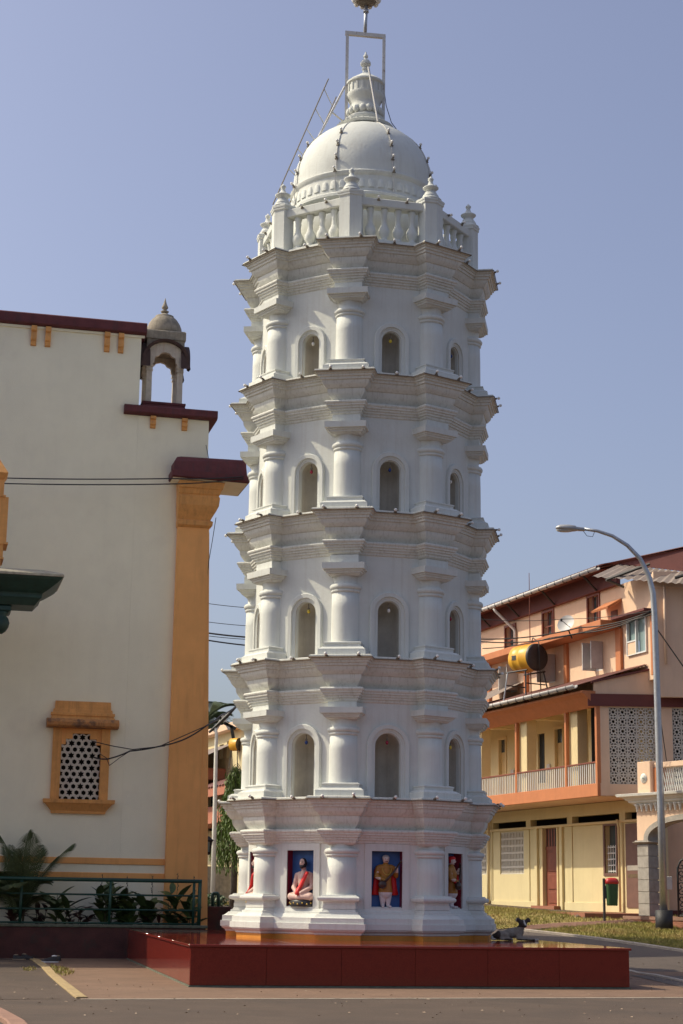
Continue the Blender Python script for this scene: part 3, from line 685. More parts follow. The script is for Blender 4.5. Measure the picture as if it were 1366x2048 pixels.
# ladder leaning on the dome, and two stay pipes
la = empty('ladder', (TX - 1.9, 35.6, 16.7)); tag(la, 'thin steel ladder leaning over the left side of the dome', 'ladder')
def Lq(x, z, y): return Vector((TX + x, y, z)) - Vector(la.location)
MB().tube([Lq(-2.08, 16.3, 35.55), Lq(-.91, 19.42, 35.75)], .014, 6).build('ladder_rail', M['holder'], la)
MB().tube([Lq(-1.82, 16.3, 36.0), Lq(-.73, 19.18, 36.15)], .014, 6).build('ladder_rail', M['holder'], la)
for t in (.12, .28, .44, .60, .76, .92):
    MB().tube([Lq(-2.08 + 1.17 * t, 16.3 + 3.12 * t, 35.55 + .2 * t), Lq(-1.82 + 1.09 * t, 16.3 + 2.88 * t, 36.0 + .15 * t)], .011, 5).build('rung', M['steel_gal'], la)
pipe_thing('stay_pipe', 'white stay pipe sloping from the dome to the left post of the mast frame', [(TX - 1.10, 35.6, 17.95), (TX - .54, 36.0, 19.36)], .026, M['steel_white'], 'pipe')
pipe_thing('stay_pipe', 'white stay pipe sloping down in front of the crown finial', [(TX - .02, 35.55, 19.62), (TX + .20, 35.3, 18.2)], .026, M['steel_white'], 'pipe')
pipe_thing('cross_tie', 'short rusty tie between the left stay pipe and the mast frame', [(TX - .80, 35.8, 18.62), (TX - .50, 36.0, 18.45)], .020, M['steel_white'], 'pipe')
pipe_thing('earth_wire', 'thin dark earth wire running from the mast frame down the right of the dome', [(TX + .34, 36, 19.35), (TX + .40, 36, 18.9), (TX + .52, 36, 18.5), (TX + .72, 36, 18.22), (TX + .95, 36, 17.95)], .009, M['cable'], 'wire')

# ================================================================== TEMPLE BUILDING (left)
LA = rad(13.5)
temple = empty('temple_building', (-3.42, 43.3, 0), LA)
tag(temple, 'tall cream temple gatehouse with ochre corner pier, maroon caps and a lattice window', 'building')
DP = 1.5
WX0, WX1, WZ0, WZ1 = -3.64, -2.29, 3.70, 5.42
w = MB(); w.wall(-15, -1.90, 0, 15.64, 0, DP, [(WX0 + .1, WX1 - .1, WZ0, WZ1 - .05)]); w.build('wall', M['cream_wall'], temple)
w = MB(); w.box(-1.898, -.06, 0, DP - .01, 0, 13.5); w.build('wall', M['cream_wall'], temple)
MB().box(WX0 - .2, WX1 + .2, .75, .8, WZ0 - .3, WZ1 + .3).build('window_backing', M['interior'], temple)  # black sheet painting in the shade behind the pierced screen
def capstone(x0, x1, z0, z1, y0, y1, name='parapet_cap'):
    b = MB(); prof = [(0, .0), (-.06, .03), (-.10, .06), (-.12, .10), (-.12, (z1 - z0) - .03), (-.08, z1 - z0)]
    y = y0
    rings = []
    for x in (x0, x1):
        rings.append([(x, y + .22, z0), (x, y + .1, z0), (x, y - .0, z0 + .03), (x, y - .02, z0 + .06), (x, y - .02, z1 - .03), (x, y + .01, z1), (x, y1 - .02, z1), (x, y1, z1 - .04), (x, y1, z0)])
    b.loft(rings, cap0=True, cap1=True)
    return b.build(name, M['maroon'], temple)
capstone(-15, -1.78, 15.645, 15.96, -.14, DP + .14); capstone(-2.28, .14, 13.505, 13.74, -.16, DP + .10)
MB().box(-15, -1.82, -.04, .0, 15.58, 15.642).build('cap_bed', M['cream_wall'], temple)
br = MB(); br.prism([(0, 0), (0, .52), (-.12, .52), (-.13, .40), (-.075, .36), (-.105, .24), (-.105, .16), (-.06, .12), (-.05, .02)], -.07, .07, axis='x')
for i, (x, z, s) in enumerate([(-4.66, 15.12, 1), (-4.30, 15.12, 1), (-2.79, 15.12, 1), (-2.43, 15.12, 1), (-1.52, 13.18, .6), (-.70, 13.18, .6), (-6.5, 15.12, 1), (-6.14, 15.12, 1)]):
    if i == 0: br0 = br.build('bracket', M['ochre_trim'], temple, (x, -.002, z))
    else: inst(br0, temple, (x, -.002, z), (0, 0, 0), (1, 1, s))
# corner pier
p = MB(); p.box(-.80, .0, -.22, .6, 0, 10.62)
p.build('corner_pier', M['orange_wall'], temple)
p = MB(); p.add([(.001, -.2, 0), (.30, -.14, 0), (.30, .58, 0), (.001, .58, 0), (.001, -.2, 10.5), (.012, -.19, 10.5), (.012, .58, 10.5), (.001, .58, 10.5)], [(0, 1, 5, 4), (1, 2, 6, 5), (2, 3, 7, 6), (4, 5, 6, 7), (0, 3, 2, 1), (3, 0, 4, 7)])
p.build('batter', M['orange_wall'], temple)
k = MB(); yc0, yc1 = -.25, .62
def rg(o, z): return [(-.82 - o * .1, yc0 - o, z), (.02 + o, yc0 - o, z), (.02 + o, yc1, z), (-.82 - o * .1, yc1, z)]
k.loft([rg(o, z) for o, z in [(-.02, 10.60), (.05, 10.66), (.06, 10.76), (.0, 10.80), (.05, 10.9), (.12, 11.02), (.18, 11.15), (.20, 11.35), (.17, 11.42), (.20, 11.45), (.23, 11.56), (.26, 11.58), (.30, 11.74)]], cap0=True, cap1=True)
k.build('pier_capital', M['ochre_trim'], temple)
b = MB()
b.loft([[(-1.00, -.62, z), (.90, -.62, z), (.90, .9, z), (-1.00, .9, z)] if False else pts for z, pts in [(0, [(-1.04, -.62, 11.80), (.92, -.62, 11.76), (.92, .9, 11.76), (-1.04, .9, 11.80)]), (0, [(-1.06, -.66, 11.83), (.95, -.66, 11.80), (.95, .92, 11.80), (-1.06, .92, 11.83)]), (0, [(-1.06, -.66, 11.98), (.95, -.66, 11.95), (.95, .92, 11.95), (-1.06, .92, 11.98)]), (0, [(-1.00, -.58, 12.0), (.88, -.58, 11.97), (.88, .86, 11.97), (-1.0, .86, 12.0)]), (0, [(-1.00, -.54, 12.22), (.86, -.54, 12.20), (.86, .8, 12.2), (-1.0, .8, 12.22)]), (0, [(-.92, -.45, 12.36), (.86, -.5, 12.36), (.86, .8, 12.36), (-.92, .8, 12.36)]), (0, [(-.80, -.30, 12.42), (.84, -.45, 12.40), (.84, .75, 12.40), (-.8, .75, 12.42)])]], cap0=True, cap1=True)
b.build('canopy_cap', M['maroon'], temple)
MB().add([(-1.02, -.6, 11.795), (.90, -.6, 11.755), (.90, .9, 11.755), (-1.02, .9, 11.795), (-.8, -.4, 11.74), (.3, -.4, 11.74), (.3, .62, 11.74), (-.8, .62, 11.74)], [(0, 1, 5, 4), (1, 2, 6, 5), (2, 3, 7, 6), (3, 0, 4, 7), (4, 5, 6, 7)]).build('canopy_soffit', M['cream_wall'], temple)
# skirting bands
for z0, z1 in ((2.17, 2.32), (1.82, 1.97)): MB().bbox(-15, -.802, -.035, .01, z0, z1, .008).build('band', M['orange_wall'], temple)
# window with stepped arch and pierced screen
win = MB()
win.box(WX0 - .02, WX0 + .19, -.10, .16, WZ0, 5.42); wf = win.build('window_frame', M['ochre_trim'], temple)
MB().box(WX1 - .19, WX1 + .02, -.10, .16, WZ0, 5.42).build('jamb', M['ochre_trim'], wf)
ox0, ox1 = WX0 + .19, WX1 - .19; wd = ox1 - ox0
st_ = MB()
st_.prism([(ox0, 5.42), (ox0, 5.03), (ox0 + .11, 5.03), (ox0 + .11, 5.17), (ox0 + .27, 5.17), (ox0 + .27, 5.30), (ox1 - .27, 5.30), (ox1 - .27, 5.17), (ox1 - .11, 5.17), (ox1 - .11, 5.03), (ox1, 5.03), (ox1, 5.42)], -.02, .12); st_.build('stepped_arch', M['orange_wall'], wf)
h = MB()
h.loft([[(WX0 - .2, -.02, z), (WX0 - .2 + 0, -o, z), (WX1 + .2, -o, z), (WX1 + .2, -.0, z)] for z, o in [(5.42, .12), (5.43, .30), (5.47, .36), (5.55, .37), (5.60, .33), (5.64, .24)]], cap0=True, cap1=True)
h.build('hood_roll', M['grimy_ochre'], wf)
h = MB(); h.loft([[(WX0 - e, .0, z), (WX0 - e, -o, z), (WX1 + e, -o, z), (WX1 + e, .0, z)] for z, o, e in [(5.64, .2, .12), (5.72, .17, .07), (5.725, .20, .10), (5.79, .20, .10), (5.80, .15, .05), (5.88, .14, .04), (5.885, .11, .01), (6.08, .10, 0)]], cap0=True, cap1=True); h.build('hood_top', M['ochre_trim'], wf)
h = MB(); h.loft([[(WX0 - e, .0, z), (WX0 - e, -o, z), (WX1 + e, -o, z), (WX1 + e, .0, z)] for z, o, e in [(3.36, .08, -.02), (3.43, .09, -.01), (3.435, .10, .0), (3.60, .22, .14), (3.605, .25, .18), (3.695, .26, .19)]], cap0=True, cap1=True); h.build('sill', M['ochre_trim'], wf)
la_ = MB(); pitch = .172; cell = pitch / math.sqrt(3)
def hexp(cx, cz, r, n6, r2=None):
    out = []
    for q in range(12):
        a = math.pi / 6 * q + math.pi / 6
        rr = (r if q % 2 == 0 else (r2 if r2 else r * math.cos(math.pi / 6)))
        out.append((cx + rr * math.cos(a), cz + rr * math.sin(a)))
    return out
rows = int(1.75 / (pitch * .866)) + 2
for j in range(-1, rows):
    for i in range(-1, 8):
        cx = ox0 + i * pitch + (pitch / 2 if j % 2 else 0); cz = WZ0 + .02 + j * pitch * .866
        if cx < ox0 - .06 or cx > ox1 + .06 or cz > 5.34: continue
        if cz > 5.03 and (cx < ox0 + .05 or cx > ox1 - .05): continue
        star = (i - j // 2 * 1 + (0 if j % 2 == 0 else 0) + j * 2) % 3 == 0
        outer = hexp(cx, cz, cell, 6)
        inner = [(cx + (.090 if q % 2 == 0 else .050) * math.cos(math.pi / 6 * q + math.pi / 6), cz + (.090 if q % 2 == 0 else .050) * math.sin(math.pi / 6 * q + math.pi / 6)) for q in range(12)] if star else hexp(cx, cz, .060, 6)
        rings = [[(x, .02, z) for x, z in outer], [(x, .02, z) for x, z in inner], [(x, .075, z) for x, z in inner]]
        la_.loft(rings)
la_.build('pierced_screen', M['lattice_w'], wf)
# rooftop pavilion
pv = empty('rooftop_pavilion', (-1.20, .95, 13.74)); pv.parent = temple; pv.scale = (.92, .92, .93)
B_ = MB(); B_.loft([[(-s, -s, z), (s, -s, z), (s, s, z), (-s, s, z)] for z, s in [(0, .66), (.10, .66), (.12, .62), (.22, .60), (.24, .62), (.30, .62)]], cap0=True, cap1=True); B_.build('pavilion_base', M['maroon'], pv)
colm = MB()
colm.loft([[(-s, -s, z), (s, -s, z), (s, s, z), (-s, s, z)] for z, s in [(.30, .085), (1.22, .078), (1.23, .10), (1.27, .10), (1.28, .085), (1.33, .085), (1.34, .105), (1.40, .11)]], cap0=True, cap1=True)
c0 = None
for sx in (-1, 1):
    for sy in (-1, 1):
        if c0 is None: c0 = colm.build('column', M['pavilion'], pv, (sx * .44, sy * .44, 0))
        else: inst(c0, pv, (sx * .44, sy * .44, 0))
ar = MB()
inner = []
for i in range(25):
    t = math.pi * i / 24; rr = .34 + .022 * math.cos(t * 10); inner.append((-rr * math.cos(t), 1.40 + (.36 + .02 * math.cos(t * 10)) * math.sin(t) * (1 + .15 * math.exp(-((t - math.pi / 2) / .15) ** 2))))
outer = [(-.55, 1.40)] + [(-.55 * math.cos(math.pi * i / 22), 1.55 + .55 * math.sin(math.pi * i / 22)) for i in range(23)] + [(.55, 1.40)]
for y in (-.09, .05): ar.loft([[(x, y, z) for x, z in inner], [(x, y, z) for x, z in outer]], closed=False)
ar.loft([[(x, -.09, z) for x, z in inner], [(x, .05, z) for x, z in inner]], closed=False); ar.loft([[(x, -.09, z) for x, z in outer], [(x, .05, z) for x, z in outer]], closed=False)
hood = MB()
ho = [(-.66 * math.cos(math.pi * i / 20), 1.50 + .64 * math.sin(math.pi * i / 20)) for i in range(21)]; hi = [(x * .90, 1.50 + (z - 1.5) * .90) for x, z in ho]
ho = [(-.70, 1.30)] + ho + [(.70, 1.30)]; hi = [(-.64, 1.32)] + hi + [(.64, 1.32)]
hood.loft([[(x, -.20, z) for x, z in hi], [(x * 1.02, -.24, z) for x, z in ho], [(x, .02, z) for x, z in ho], [(x, .0, z) for x, z in hi], [(x, -.2, z) for x, z in hi]], closed=False)
a0 = None
for q in range(4):
    a = q * math.pi / 2; loc = (math.sin(a) * .46, -math.cos(a) * .46, 0)
    if a0 is None: a0 = ar.build('arch_panel', M['pavilion'], pv, loc, (0, 0, a)); h0_ = hood.build('curved_hood', M['maroon'], pv, loc, (0, 0, a), auto=40)
    else: inst(a0, pv, loc, (0, 0, a)); inst(h0_, pv, loc, (0, 0, a))
h0_.data.materials[0] = M['stone_dark']; h0_.data.materials[0] = mat('dark_hood', (.07, .04, .035), .8, .25, 4, .3, 30)
a_ = MB(); a_.loft([[(-s, -s, z), (s, -s, z), (s, s, z), (-s, s, z)] for z, s in [(1.9, .54), (2.16, .54), (2.17, .57), (2.40, .57), (2.44, .54)]], cap0=True, cap1=True); a_.build('attic', M['stone_dark'], pv)
dm = MB(); dm.smooth = True; dm.lathe([(.50, 2.43), (.52, 2.5), (.505, 2.64), (.45, 2.78), (.37, 2.90), (.27, 2.99), (.27, 3.02), (.18, 3.05), (.10, 3.10), (.05, 3.13)], 24); dm.build('dome', M['stone_dark'], pv)
fn = MB(); fn.smooth = True; fn.lathe([(.04, 3.11), (.11, 3.15), (.12, 3.18), (.05, 3.21), (.05, 3.23), (.09, 3.27), (.095, 3.31), (.06, 3.38), (.03, 3.48), (.008, 3.58)], 14); fn.build('finial', M['stone_dark'], pv)
# cables on the facade
def wire(name, label, pts, r=.018, m='cable', sag=0.0, n=14):
    P = []
    for i in range(len(pts) - 1):
        a, b = Vector(pts[i]), Vector(pts[i + 1])
        for k in range(n): t = k / n; q = a.lerp(b, t); q.z -= sag * 4 * t * (1 - t); P.append(q)
    P.append(Vector(pts[-1]))
    return tag(MB().tube(P, r, 5).build(name, M[m]), label, 'cable')
wire('facade_cable', 'upper black cable strung across the cream temple wall', [atY(-30, 955, 41.3), atY(345, 957, 42.3), atY(487, 953, 42.8)], .016, sag=.03)
wire('facade_cable', 'lower black cable strung across the cream temple wall', [atY(-30, 966, 41.3), atY(345, 968, 42.3), atY(487, 957, 42.8)], .016, sag=.03)
wire('window_cable', 'thick black cable looping from the lattice window towards the lamp pole', [atY(186, 1514, 42.2), atY(215, 1518, 42.3), atY(260, 1502, 42.4), atY(325, 1491, 42.5), atY(370, 1478, 42.6), atY(412, 1452, 42.8), atY(440, 1432, 45), atY(472, 1413, 50)], .019, sag=.02)
wire('window_cable', 'thin upper cable hanging from the lattice window hood', [atY(183, 1482, 42.2), atY(225, 1492, 42.4), atY(265, 1499, 42.4), atY(330, 1492, 42.5)], .012)
wire('window_cable', 'thin slack cable dangling below the lattice window cable', [atY(200, 1508, 42.3), atY(213, 1516, 42.3), atY(219, 1531, 42.3), atY(240, 1515, 42.5), atY(262, 1501, 42.6)], .009)
wire('pole_cable', 'thin straight cable running from the ochre pier up to the far lamp pole', [atY(325, 1490, 42.5), atY(412, 1452, 42.8), atY(440, 1438, 47)], .012)
wire('corner_wire', 'thin wire hanging down the right edge of the ochre pier', [atY(412, 890, 43.2), atY(418, 920, 43.2)], .008)
wire('corner_wire', 'crooked thin wire dropping from the maroon canopy beside the pier', [atY(432, 1035, 43.0), atY(425, 1080, 43.1), atY(418, 1120, 43.1), atY(415, 1150, 43.1), atY(411, 1175, 43.2)], .009)

# ================================================================== SHRINE PORCH EAVE (far left edge)
so = atY(122, 1165, 40.0)
shrine = empty('shrine_porch', (so.x, so.y, 0), LA); tag(shrine, 'dark green stepped eave of a shrine porch at the left edge, with an ochre spire', 'shrine')
zr = so.z
def shl(e, z): return [(-9, -.9 + e, z), (-e, -.9 + e, z), (-e, 1.2 - e, z), (-9, 1.2 - e, z)]
MB().loft([shl(e, zr + d) for e, d in [(.0, -.02), (.0, .03), (.04, .06), (.35, .16), (.62, .22), (1.0, .24)]], cap0=True, cap1=True).build('eave_slab', M['shrine_stone'], shrine)
MB().loft([shl(e, zr + d) for e, d in [(.02, -.025), (.06, -.08), (.14, -.15), (.26, -.24), (.34, -.30), (.44, -.36), (.455, -.40), (.46, -.46), (.50, -.50), (.60, -.63)]], cap0=True, cap1=True).build('soffit_moulding', M['shrine_green'], shrine)
MB().bbox(-9, -1.12, -.25, .55, zr - .78, zr - .632, .03).build('beam', M['shrine_green'], shrine)
b = MB(); b.smooth = True; b.lathe([(.02, -.52), (.10, -.46), (.16, -.36), (.18, -.26), (.15, -.16), (.10, -.10), (.14, -.05), (.14, 0)], 16, (-1.32, -.1, zr - .78)); b.build('pendant', M['shrine_green'], shrine)
MB().box(-1.9, -1.5, -.2, .5, 0, zr - .78).build('column', M['ochre_trim'], shrine)
sp = MB()
for (w0, z0, z1) in [(.30, .24, .42), (.34, .46, .78), (.40, .82, 1.9), (.28, 1.94, 2.3)]: sp.box(-1.73 - w0, -1.73 + w0, -.3, .5, zr + z0, zr + z1)
for (w0, z0, z1) in [(.36, .42, .46), (.44, .78, .82), (.33, 1.9, 1.94)]: sp.box(-1.73 - w0, -1.73 + w0, -.34, .54, zr + z0, zr + z1)
sp.loft([[(-1.73 - s, .1 - s, z), (-1.73 + s, .1 - s, z), (-1.73 + s, .1 + s, z), (-1.73 - s, .1 + s, z)] for s, z in [(.25, zr + 2.3), (.36, zr + 2.5), (.3, zr + 2.6), (.1, zr + 2.95)]], cap0=True, cap1=True)
sp.build('spire', M['ochre_trim'], shrine)

# ================================================================== PLANTER AND RAILING
PLX = atY(412, 1850, 42.0)
planter = empty('planter', (-3.12, 41.95, 0), LA); tag(planter, 'long maroon planter wall along the foot of the temple gatehouse', 'planter')
MB().wall(-13, .06, 0, .70, 0, .18).build('front_wall', M['planter'], planter)
MB().bbox(-13, .10, -.03, .21, .702, .77, .012).build('coping', M['mortar'], planter)
MB().box(-.12, .06, .182, 1.25, 0, .70).build('side_wall', M['planter'], planter)
MB().box(-13, -.12, .2, 1.25, .3, .60).build('soil_bed', M['soil'], planter)
rl = empty('pipe_railing', (-3.12, 41.98, .77), LA); tag(rl, 'dark green pipe railing with three rails on the planter wall', 'railing')
RX = [-.10, -2.22, -4.28, -6.4, -8.5]
for x in RX: b = MB(); b.smooth = True; b.tube([(x, .06, 0), (x, .06, 1.0)], .045 if x > -.5 else .034, 10); b.build('post', M['green_paint'], rl)
b = MB(); b.smooth = True; b.tube([(-.24, .06, 0), (-.24, .06, 1.0)], .034, 8); b.build('post', M['green_paint'], rl)
for z, r in ((1.02, .045), (.68, .022), (.34, .022), (.03, .022)): b = MB(); b.smooth = True; b.tube([(-9, .06, z), (-.06, .06, z)], r, 8); b.build('top_rail' if z > 1 else 'mid_rail', M['green_paint'], rl)

# plants in the planter ----------------------------------------------------
def leaf_mesh(L, W, droop=.25, fold=.25, n=6):
    vs, fs = [], []
    for i in range(n + 1):
        t = i / n; w = W * math.sin(math.pi * min(1, t * .92 + .06)) ** .8 * (1 if t < 1 else 0.02)
        y = L * t * (1 - .15 * droop * t); z = L * (-.9 * droop * t * t)
        vs += [(-w, y, z + fold * w), (0, y, z), (w, y, z + fold * w)]
    for i in range(n):
        a = i * 3; fs += [(a, a + 1, a + 4, a + 3), (a + 1, a + 2, a + 5, a + 4)]
    return vs, fs
def make_leaf(name, L, W, m, droop, fold=.25):
    v, f = leaf_mesh(L, W, droop, fold); b = MB(); b.smooth = True; b.add(v, f); return b.build(name, m, None, fix=False)
LEAF = {'canna': make_leaf('leaf', .52, .10, M['leaf_dark'], .25), 'cannab': make_leaf('leaf', .46, .09, M['leaf_mid'], .45), 'red': make_leaf('leaf', .36, .05, M['leaf_red'], .5)}
def plant(name, label, pos, kind, nl, h, spread=.5, spike=False, cat='plant', rnd=None):
    R = rnd or random
    root = empty(name, pos, R.uniform(0, 6.28)); tag(root, label, cat, 'plants in the planter')
    ns = max(2, nl // 4)
    for s in range(ns):
        a = R.uniform(0, 6.28); tilt = R.uniform(0, .16); hh = h * R.uniform(.65, 1)
        x0, y0 = math.cos(a) * .10 * spread * 2, math.sin(a) * .10 * spread * 2
        top = Vector((x0 + math.cos(a) * tilt * hh, y0 + math.sin(a) * tilt * hh, hh))
        MB().tube([(x0, y0, 0), (x0 + math.cos(a) * tilt * hh * .4, y0 + math.sin(a) * tilt * hh * .4, hh * .5), top], [.014, .011, .006], 5).build('stem', M['stem'], root)
        for q in range(int(nl * 1.5) // ns):
            t = R.uniform(.1, 1.0); p = Vector((x0, y0, 0)).lerp(top, t); sc = R.uniform(.8, 1.35)
            src = LEAF[kind if R.random() > .35 or kind == 'red' else 'cannab']
            inst(src, root, p, (R.uniform(.35, 1.15), R.uniform(-.3, .3), R.uniform(0, 6.28)), (sc, sc, sc))
        if spike and s == 0:
            MB().tube([top, top + Vector((.02, .03, .35)), top + Vector((-.01, .05, .62))], [.006, .005, .003], 4).build('flower_spike', M['stem'], root)
            b = MB()
            for q in range(9): z = .22 + q * .045; b.ell((top.x + random.uniform(-.02, .02), top.y + .03 + random.uniform(-.02, .02), top.z + z), (.012, .012, .022), 5, 4)
            b.build('seed_heads', M['leaf_red'], root)['kind'] = 'stuff'
    return root
def plpos(px, Y=None, y=.55):   # a spot in the planter bed below an image column
    for k in range(200):
        x = -9 + k * .05; P = Vector((-3.12, 41.95, 0)) + Matrix.Rotation(LA, 3, 'Z') @ Vector((x, y, .6))
        d = P - Vector((0, 0, CAM_H)); u = FPX * d.x / (d.y * math.cos(PITCH) + d.z * math.sin(PITCH))
        if 683 + u - 11 >= px: return P
    return P
rnd = random.Random(11)
for (px, yy, kind, nl, h, sp_, lab) in [
    (75, .75, 'red', 12, .55, False, 'low dark reddish plant at the foot of the areca palm'),
    (118, .55, 'canna', 13, .85, False, 'broad-leaved canna just right of the areca palm'),
    (150, .75, 'red', 10, .55, False, 'low reddish-leaved plant between two cannas left of the railing post'),
    (168, .5, 'red', 8, .45, False, 'small purple-leaved plant just left of the middle railing post'),
    (212, .6, 'canna', 20, .95, True, 'tallest leafy canna clump beside the middle railing post'),
    (240, .7, 'canna', 14, .8, False, 'leafy canna right of the middle railing post under the white band'),
    (262, .5, 'canna', 16, .75, True, 'canna clump with thin flower spike in front of the cream wall'),
    (288, .65, 'canna', 16, .85, True, 'leafy canna close to the left edge of the ochre pier'),
    (308, .5, 'red', 8, .4, False, 'low weedy plant at the left foot of the ochre pier'),
    (345, .6, 'canna', 14, .95, True, 'canna in front of the ochre pier with a tall bare flower spike'),
    (378, .7, 'canna', 12, .9, True, 'canna at the right end of the planter behind the corner post'),
    (20, .45, 'red', 12, .5, False, 'low dark plant at the left edge of the picture below the palm')]:
    plant('canna_plant' if kind == 'canna' else 'foliage_plant', lab, plpos(px, y=yy), kind, nl, h, .5, sp_, rnd=rnd)
for k in LEAF: LEAF[k].location = (0, 0, -80)
def frond(L, n, W, droop, up, m, lw=.012):
    b = MB(); pts = []
    for i in range(n + 1): t = i / n; pts.append(Vector((0, L * t * (1 - .25 * droop * t), L * (up * t - droop * t * t))))
    b.tube(pts, [.012 * (1 - .8 * i / n) + .002 for i in range(n + 1)], 4)
    for i in range(2, n + 1):
        t = i / n; p = pts[i]; w = W * math.sin(math.pi * min(.98, .12 + .86 * t)) ** .6
        tang = (pts[i] - pts[i - 1]).normalized()
        for s in (-1, 1):
            tip = p + Vector((s * w * .8, 0, -w * .30)) + tang * w * .75
            mid = p.lerp(tip, .5) + Vector((0, 0, w * .07)); q = tang * lw
            b.add([p - q, p + q, mid + q, tip, mid - q], [(0, 1, 2, 3, 4)])
    return b.build('frond', m, None, fix=False)
FR = [frond(1.35, 40, .46, .30, 1.0, M['leaf_palm'], .011), frond(1.15, 36, .42, .75, .95, M['leaf_palm'], .011)]
ap_ = plpos(38, y=.6); areca = empty('areca_palm', ap_); tag(areca, 'feathery areca palm rising above the left end of the railing', 'palm', 'plants in the planter')
for i in range(24):
    f = FR[i % 2]; a = i * 2.4
    inst(f, areca, (rnd.uniform(-.12, .12), rnd.uniform(-.08, .08), rnd.uniform(.2, .7)), (rnd.uniform(.15, .75), rnd.uniform(-.2, .2), a), (1, 1, rnd.uniform(.9, 1.3)))
inst(FR[0], areca, (.05, 0, .6), (.25, 0, rad(-70)), (1.15, 1.15, 1.15)); inst(FR[0], areca, (0, 0, .6), (.2, 0, rad(100)), (1.0, 1.0, 1.1))
for i in range(5): MB().tube([(rnd.uniform(-.1, .1), rnd.uniform(-.1, .1), 0), (rnd.uniform(-.12, .12), rnd.uniform(-.12, .12), .7)], [.03, .02], 6).build('cane', M['stem'], areca)

# ================================================================== SHOES LEFT BY THE PLANTER
def shoe(label, pos, rz, mb='shoe', sole='shoe', s=1.0):
    root = empty('shoe', pos, rz); tag(root, label, 'shoe', 'shoes left below the planter'); root.scale = (s, s, s)
    b = MB(); b.smooth = True
    out = []
    for x, w, h in [(-.145, .02, .07), (-.13, .036, .095), (-.08, .040, .10), (-.03, .040, .088), (.03, .044, .065), (.08, .050, .052), (.12, .042, .045), (.15, .015, .03)]:
        out.append([(x, w * math.cos(a), .02 + h * max(0, math.sin(a))) for a in [math.pi * i / 8 for i in range(9)]])
    b.loft(out, closed=False); b.build('upper', M[mb], root)
    so_ = MB(); so_.prism([(-.15, -.025), (-.12, -.042), (0, -.043), (.08, -.053), (.14, -.035), (.158, 0), (.14, .035), (.08, .053), (0, .043), (-.12, .042), (-.15, .025)], 0, .022, 'z'); so_.build('sole', M[sole], root)
    t_ = MB(); t_.smooth = True; t_.ell((-.075, 0, .112), (.055, .03, .016), 10, 6); t_.build('collar', M['shoe_white' if sole == 'shoe_white' else 'shoe_tan'], root)
def gp(px, py): v = hit_ground(px, py); return (v.x, v.y, v.z + .005)
shoe('black shoe with a pale collar nearest the yellow kerb end', gp(100, 1925.5), rad(195), 'shoe', 'shoe_white', 1.2)
shoe('black shoe lying behind the pale-collared shoe', gp(110, 1922), rad(160), 'shoe', 'shoe', .95)
shoe('dark sandal left of the pair near the planter', gp(38, 1920), rad(20), 'shoe', 'shoe_tan', .95)
shoe('dark shoe touching the head of the yellow kerb', gp(54, 1919), rad(-15), 'shoe', 'shoe', 1.0)
shoe('black shoe in shade against the planter wall', gp(27, 1914), rad(70), 'shoe', 'shoe', 1.1)
shoe('dark shoe at the left edge of the picture', gp(3, 1911), rad(10), 'shoe', 'shoe_tan', .95)
# ================================================================== YELLOW AND PEACH BUILDING (right)
RA = rad(19.2 - 90)
RO_ = Vector((7.15, 48.0, 0))
lodge = empty('lodge_building', RO_, RA)
tag(lodge, 'three-storey yellow and peach building with orange balcony and corrugated roofs behind the tower', 'building')
XF = -15.0
ED = Vector((math.cos(-RA), math.sin(-RA)))   # world +X seen in the building's frame (direction of the end wall)
# ground storey
gh = [(-9.94, -8.12, 2.27, 3.62), (-13.3, -11.03, 2.27, 3.62), (-6.67, -5.69, 1.30, 3.65), (-2.61, -1.90, 2.23, 3.63), (-10.5, -7.94, 3.74, 3.94), (-7.61, -5.04, 3.74, 3.94), (-4.71, -1.74, 3.74, 3.94), (-1.39, .0, 3.74, 3.94), (-13.6, -10.8, 3.74, 3.94)]
GY = 1.6
MB().wall(XF, .6, .9, 4.285, GY, GY + .22, gh).build('ground_wall', M['yellow_wall'], lodge)
MB().box(XF, .6, 2.9, 2.95, .9, 4.285).build('room_shade_panel', M['interior'], lodge)  # flat panel, room shade put into its colour
for x0, x1 in ((XF, -7.1), (-5.2, -1.5)): MB().bbox(x0, x1, GY - .04, GY - .001, 1.16, 1.42, .006).build('skirting', M['yellow_wall'], lodge)
for x0, x1 in ((-7.78, -7.66), (-7.2, -7.01), (-5.45, -5.27), (-1.62, -1.5), (-10.62, -10.5), (-4.73, -4.68)): MB().bbox(x0, x1, GY - (.08 if x1 - x0 > .14 else .03), GY - .002, 1.18, 3.66, .006).build('pilaster_strip', M['yellow_wall'], lodge)
MB().bbox(XF, .6, GY - .08, GY - .002, 3.66, 3.72, .006).build('string_course', M['cream_pillar'], lodge)
# door
dr = MB().box(-6.67, -5.69, GY + .08, GY + .14, 1.30, 3.65).build('door', M['door_wood'], lodge)
for z0, z1 in ((1.38, 1.72), (1.80, 2.25), (2.33, 2.9)): MB().bbox(-6.5, -5.86, GY + .055, GY + .079, z0, z1, .012).build('door_panel', M['door_wood'], dr)
MB().box(-6.67, -5.69, GY + .06, GY + .079, 3.0, 3.08).build('transom_bar', M['door_wood'], dr)
for i in range(5): MB().box(-6.57 + i * .19, -6.54 + i * .19, GY + .06, GY + .079, 3.1, 3.63).build('fanlight_bar', M['dark_steel'], dr)
for x in (-6.75, -5.69): MB().box(x, x + .08, GY - .05, GY - .001, 1.30, 3.655).build('door_jamb', M['cream_pillar'], dr)
MB().box(-7.0, -5.4, GY - .3, GY - .001, 1.14, 1.30).build('door_step', M['terrace'], lodge)
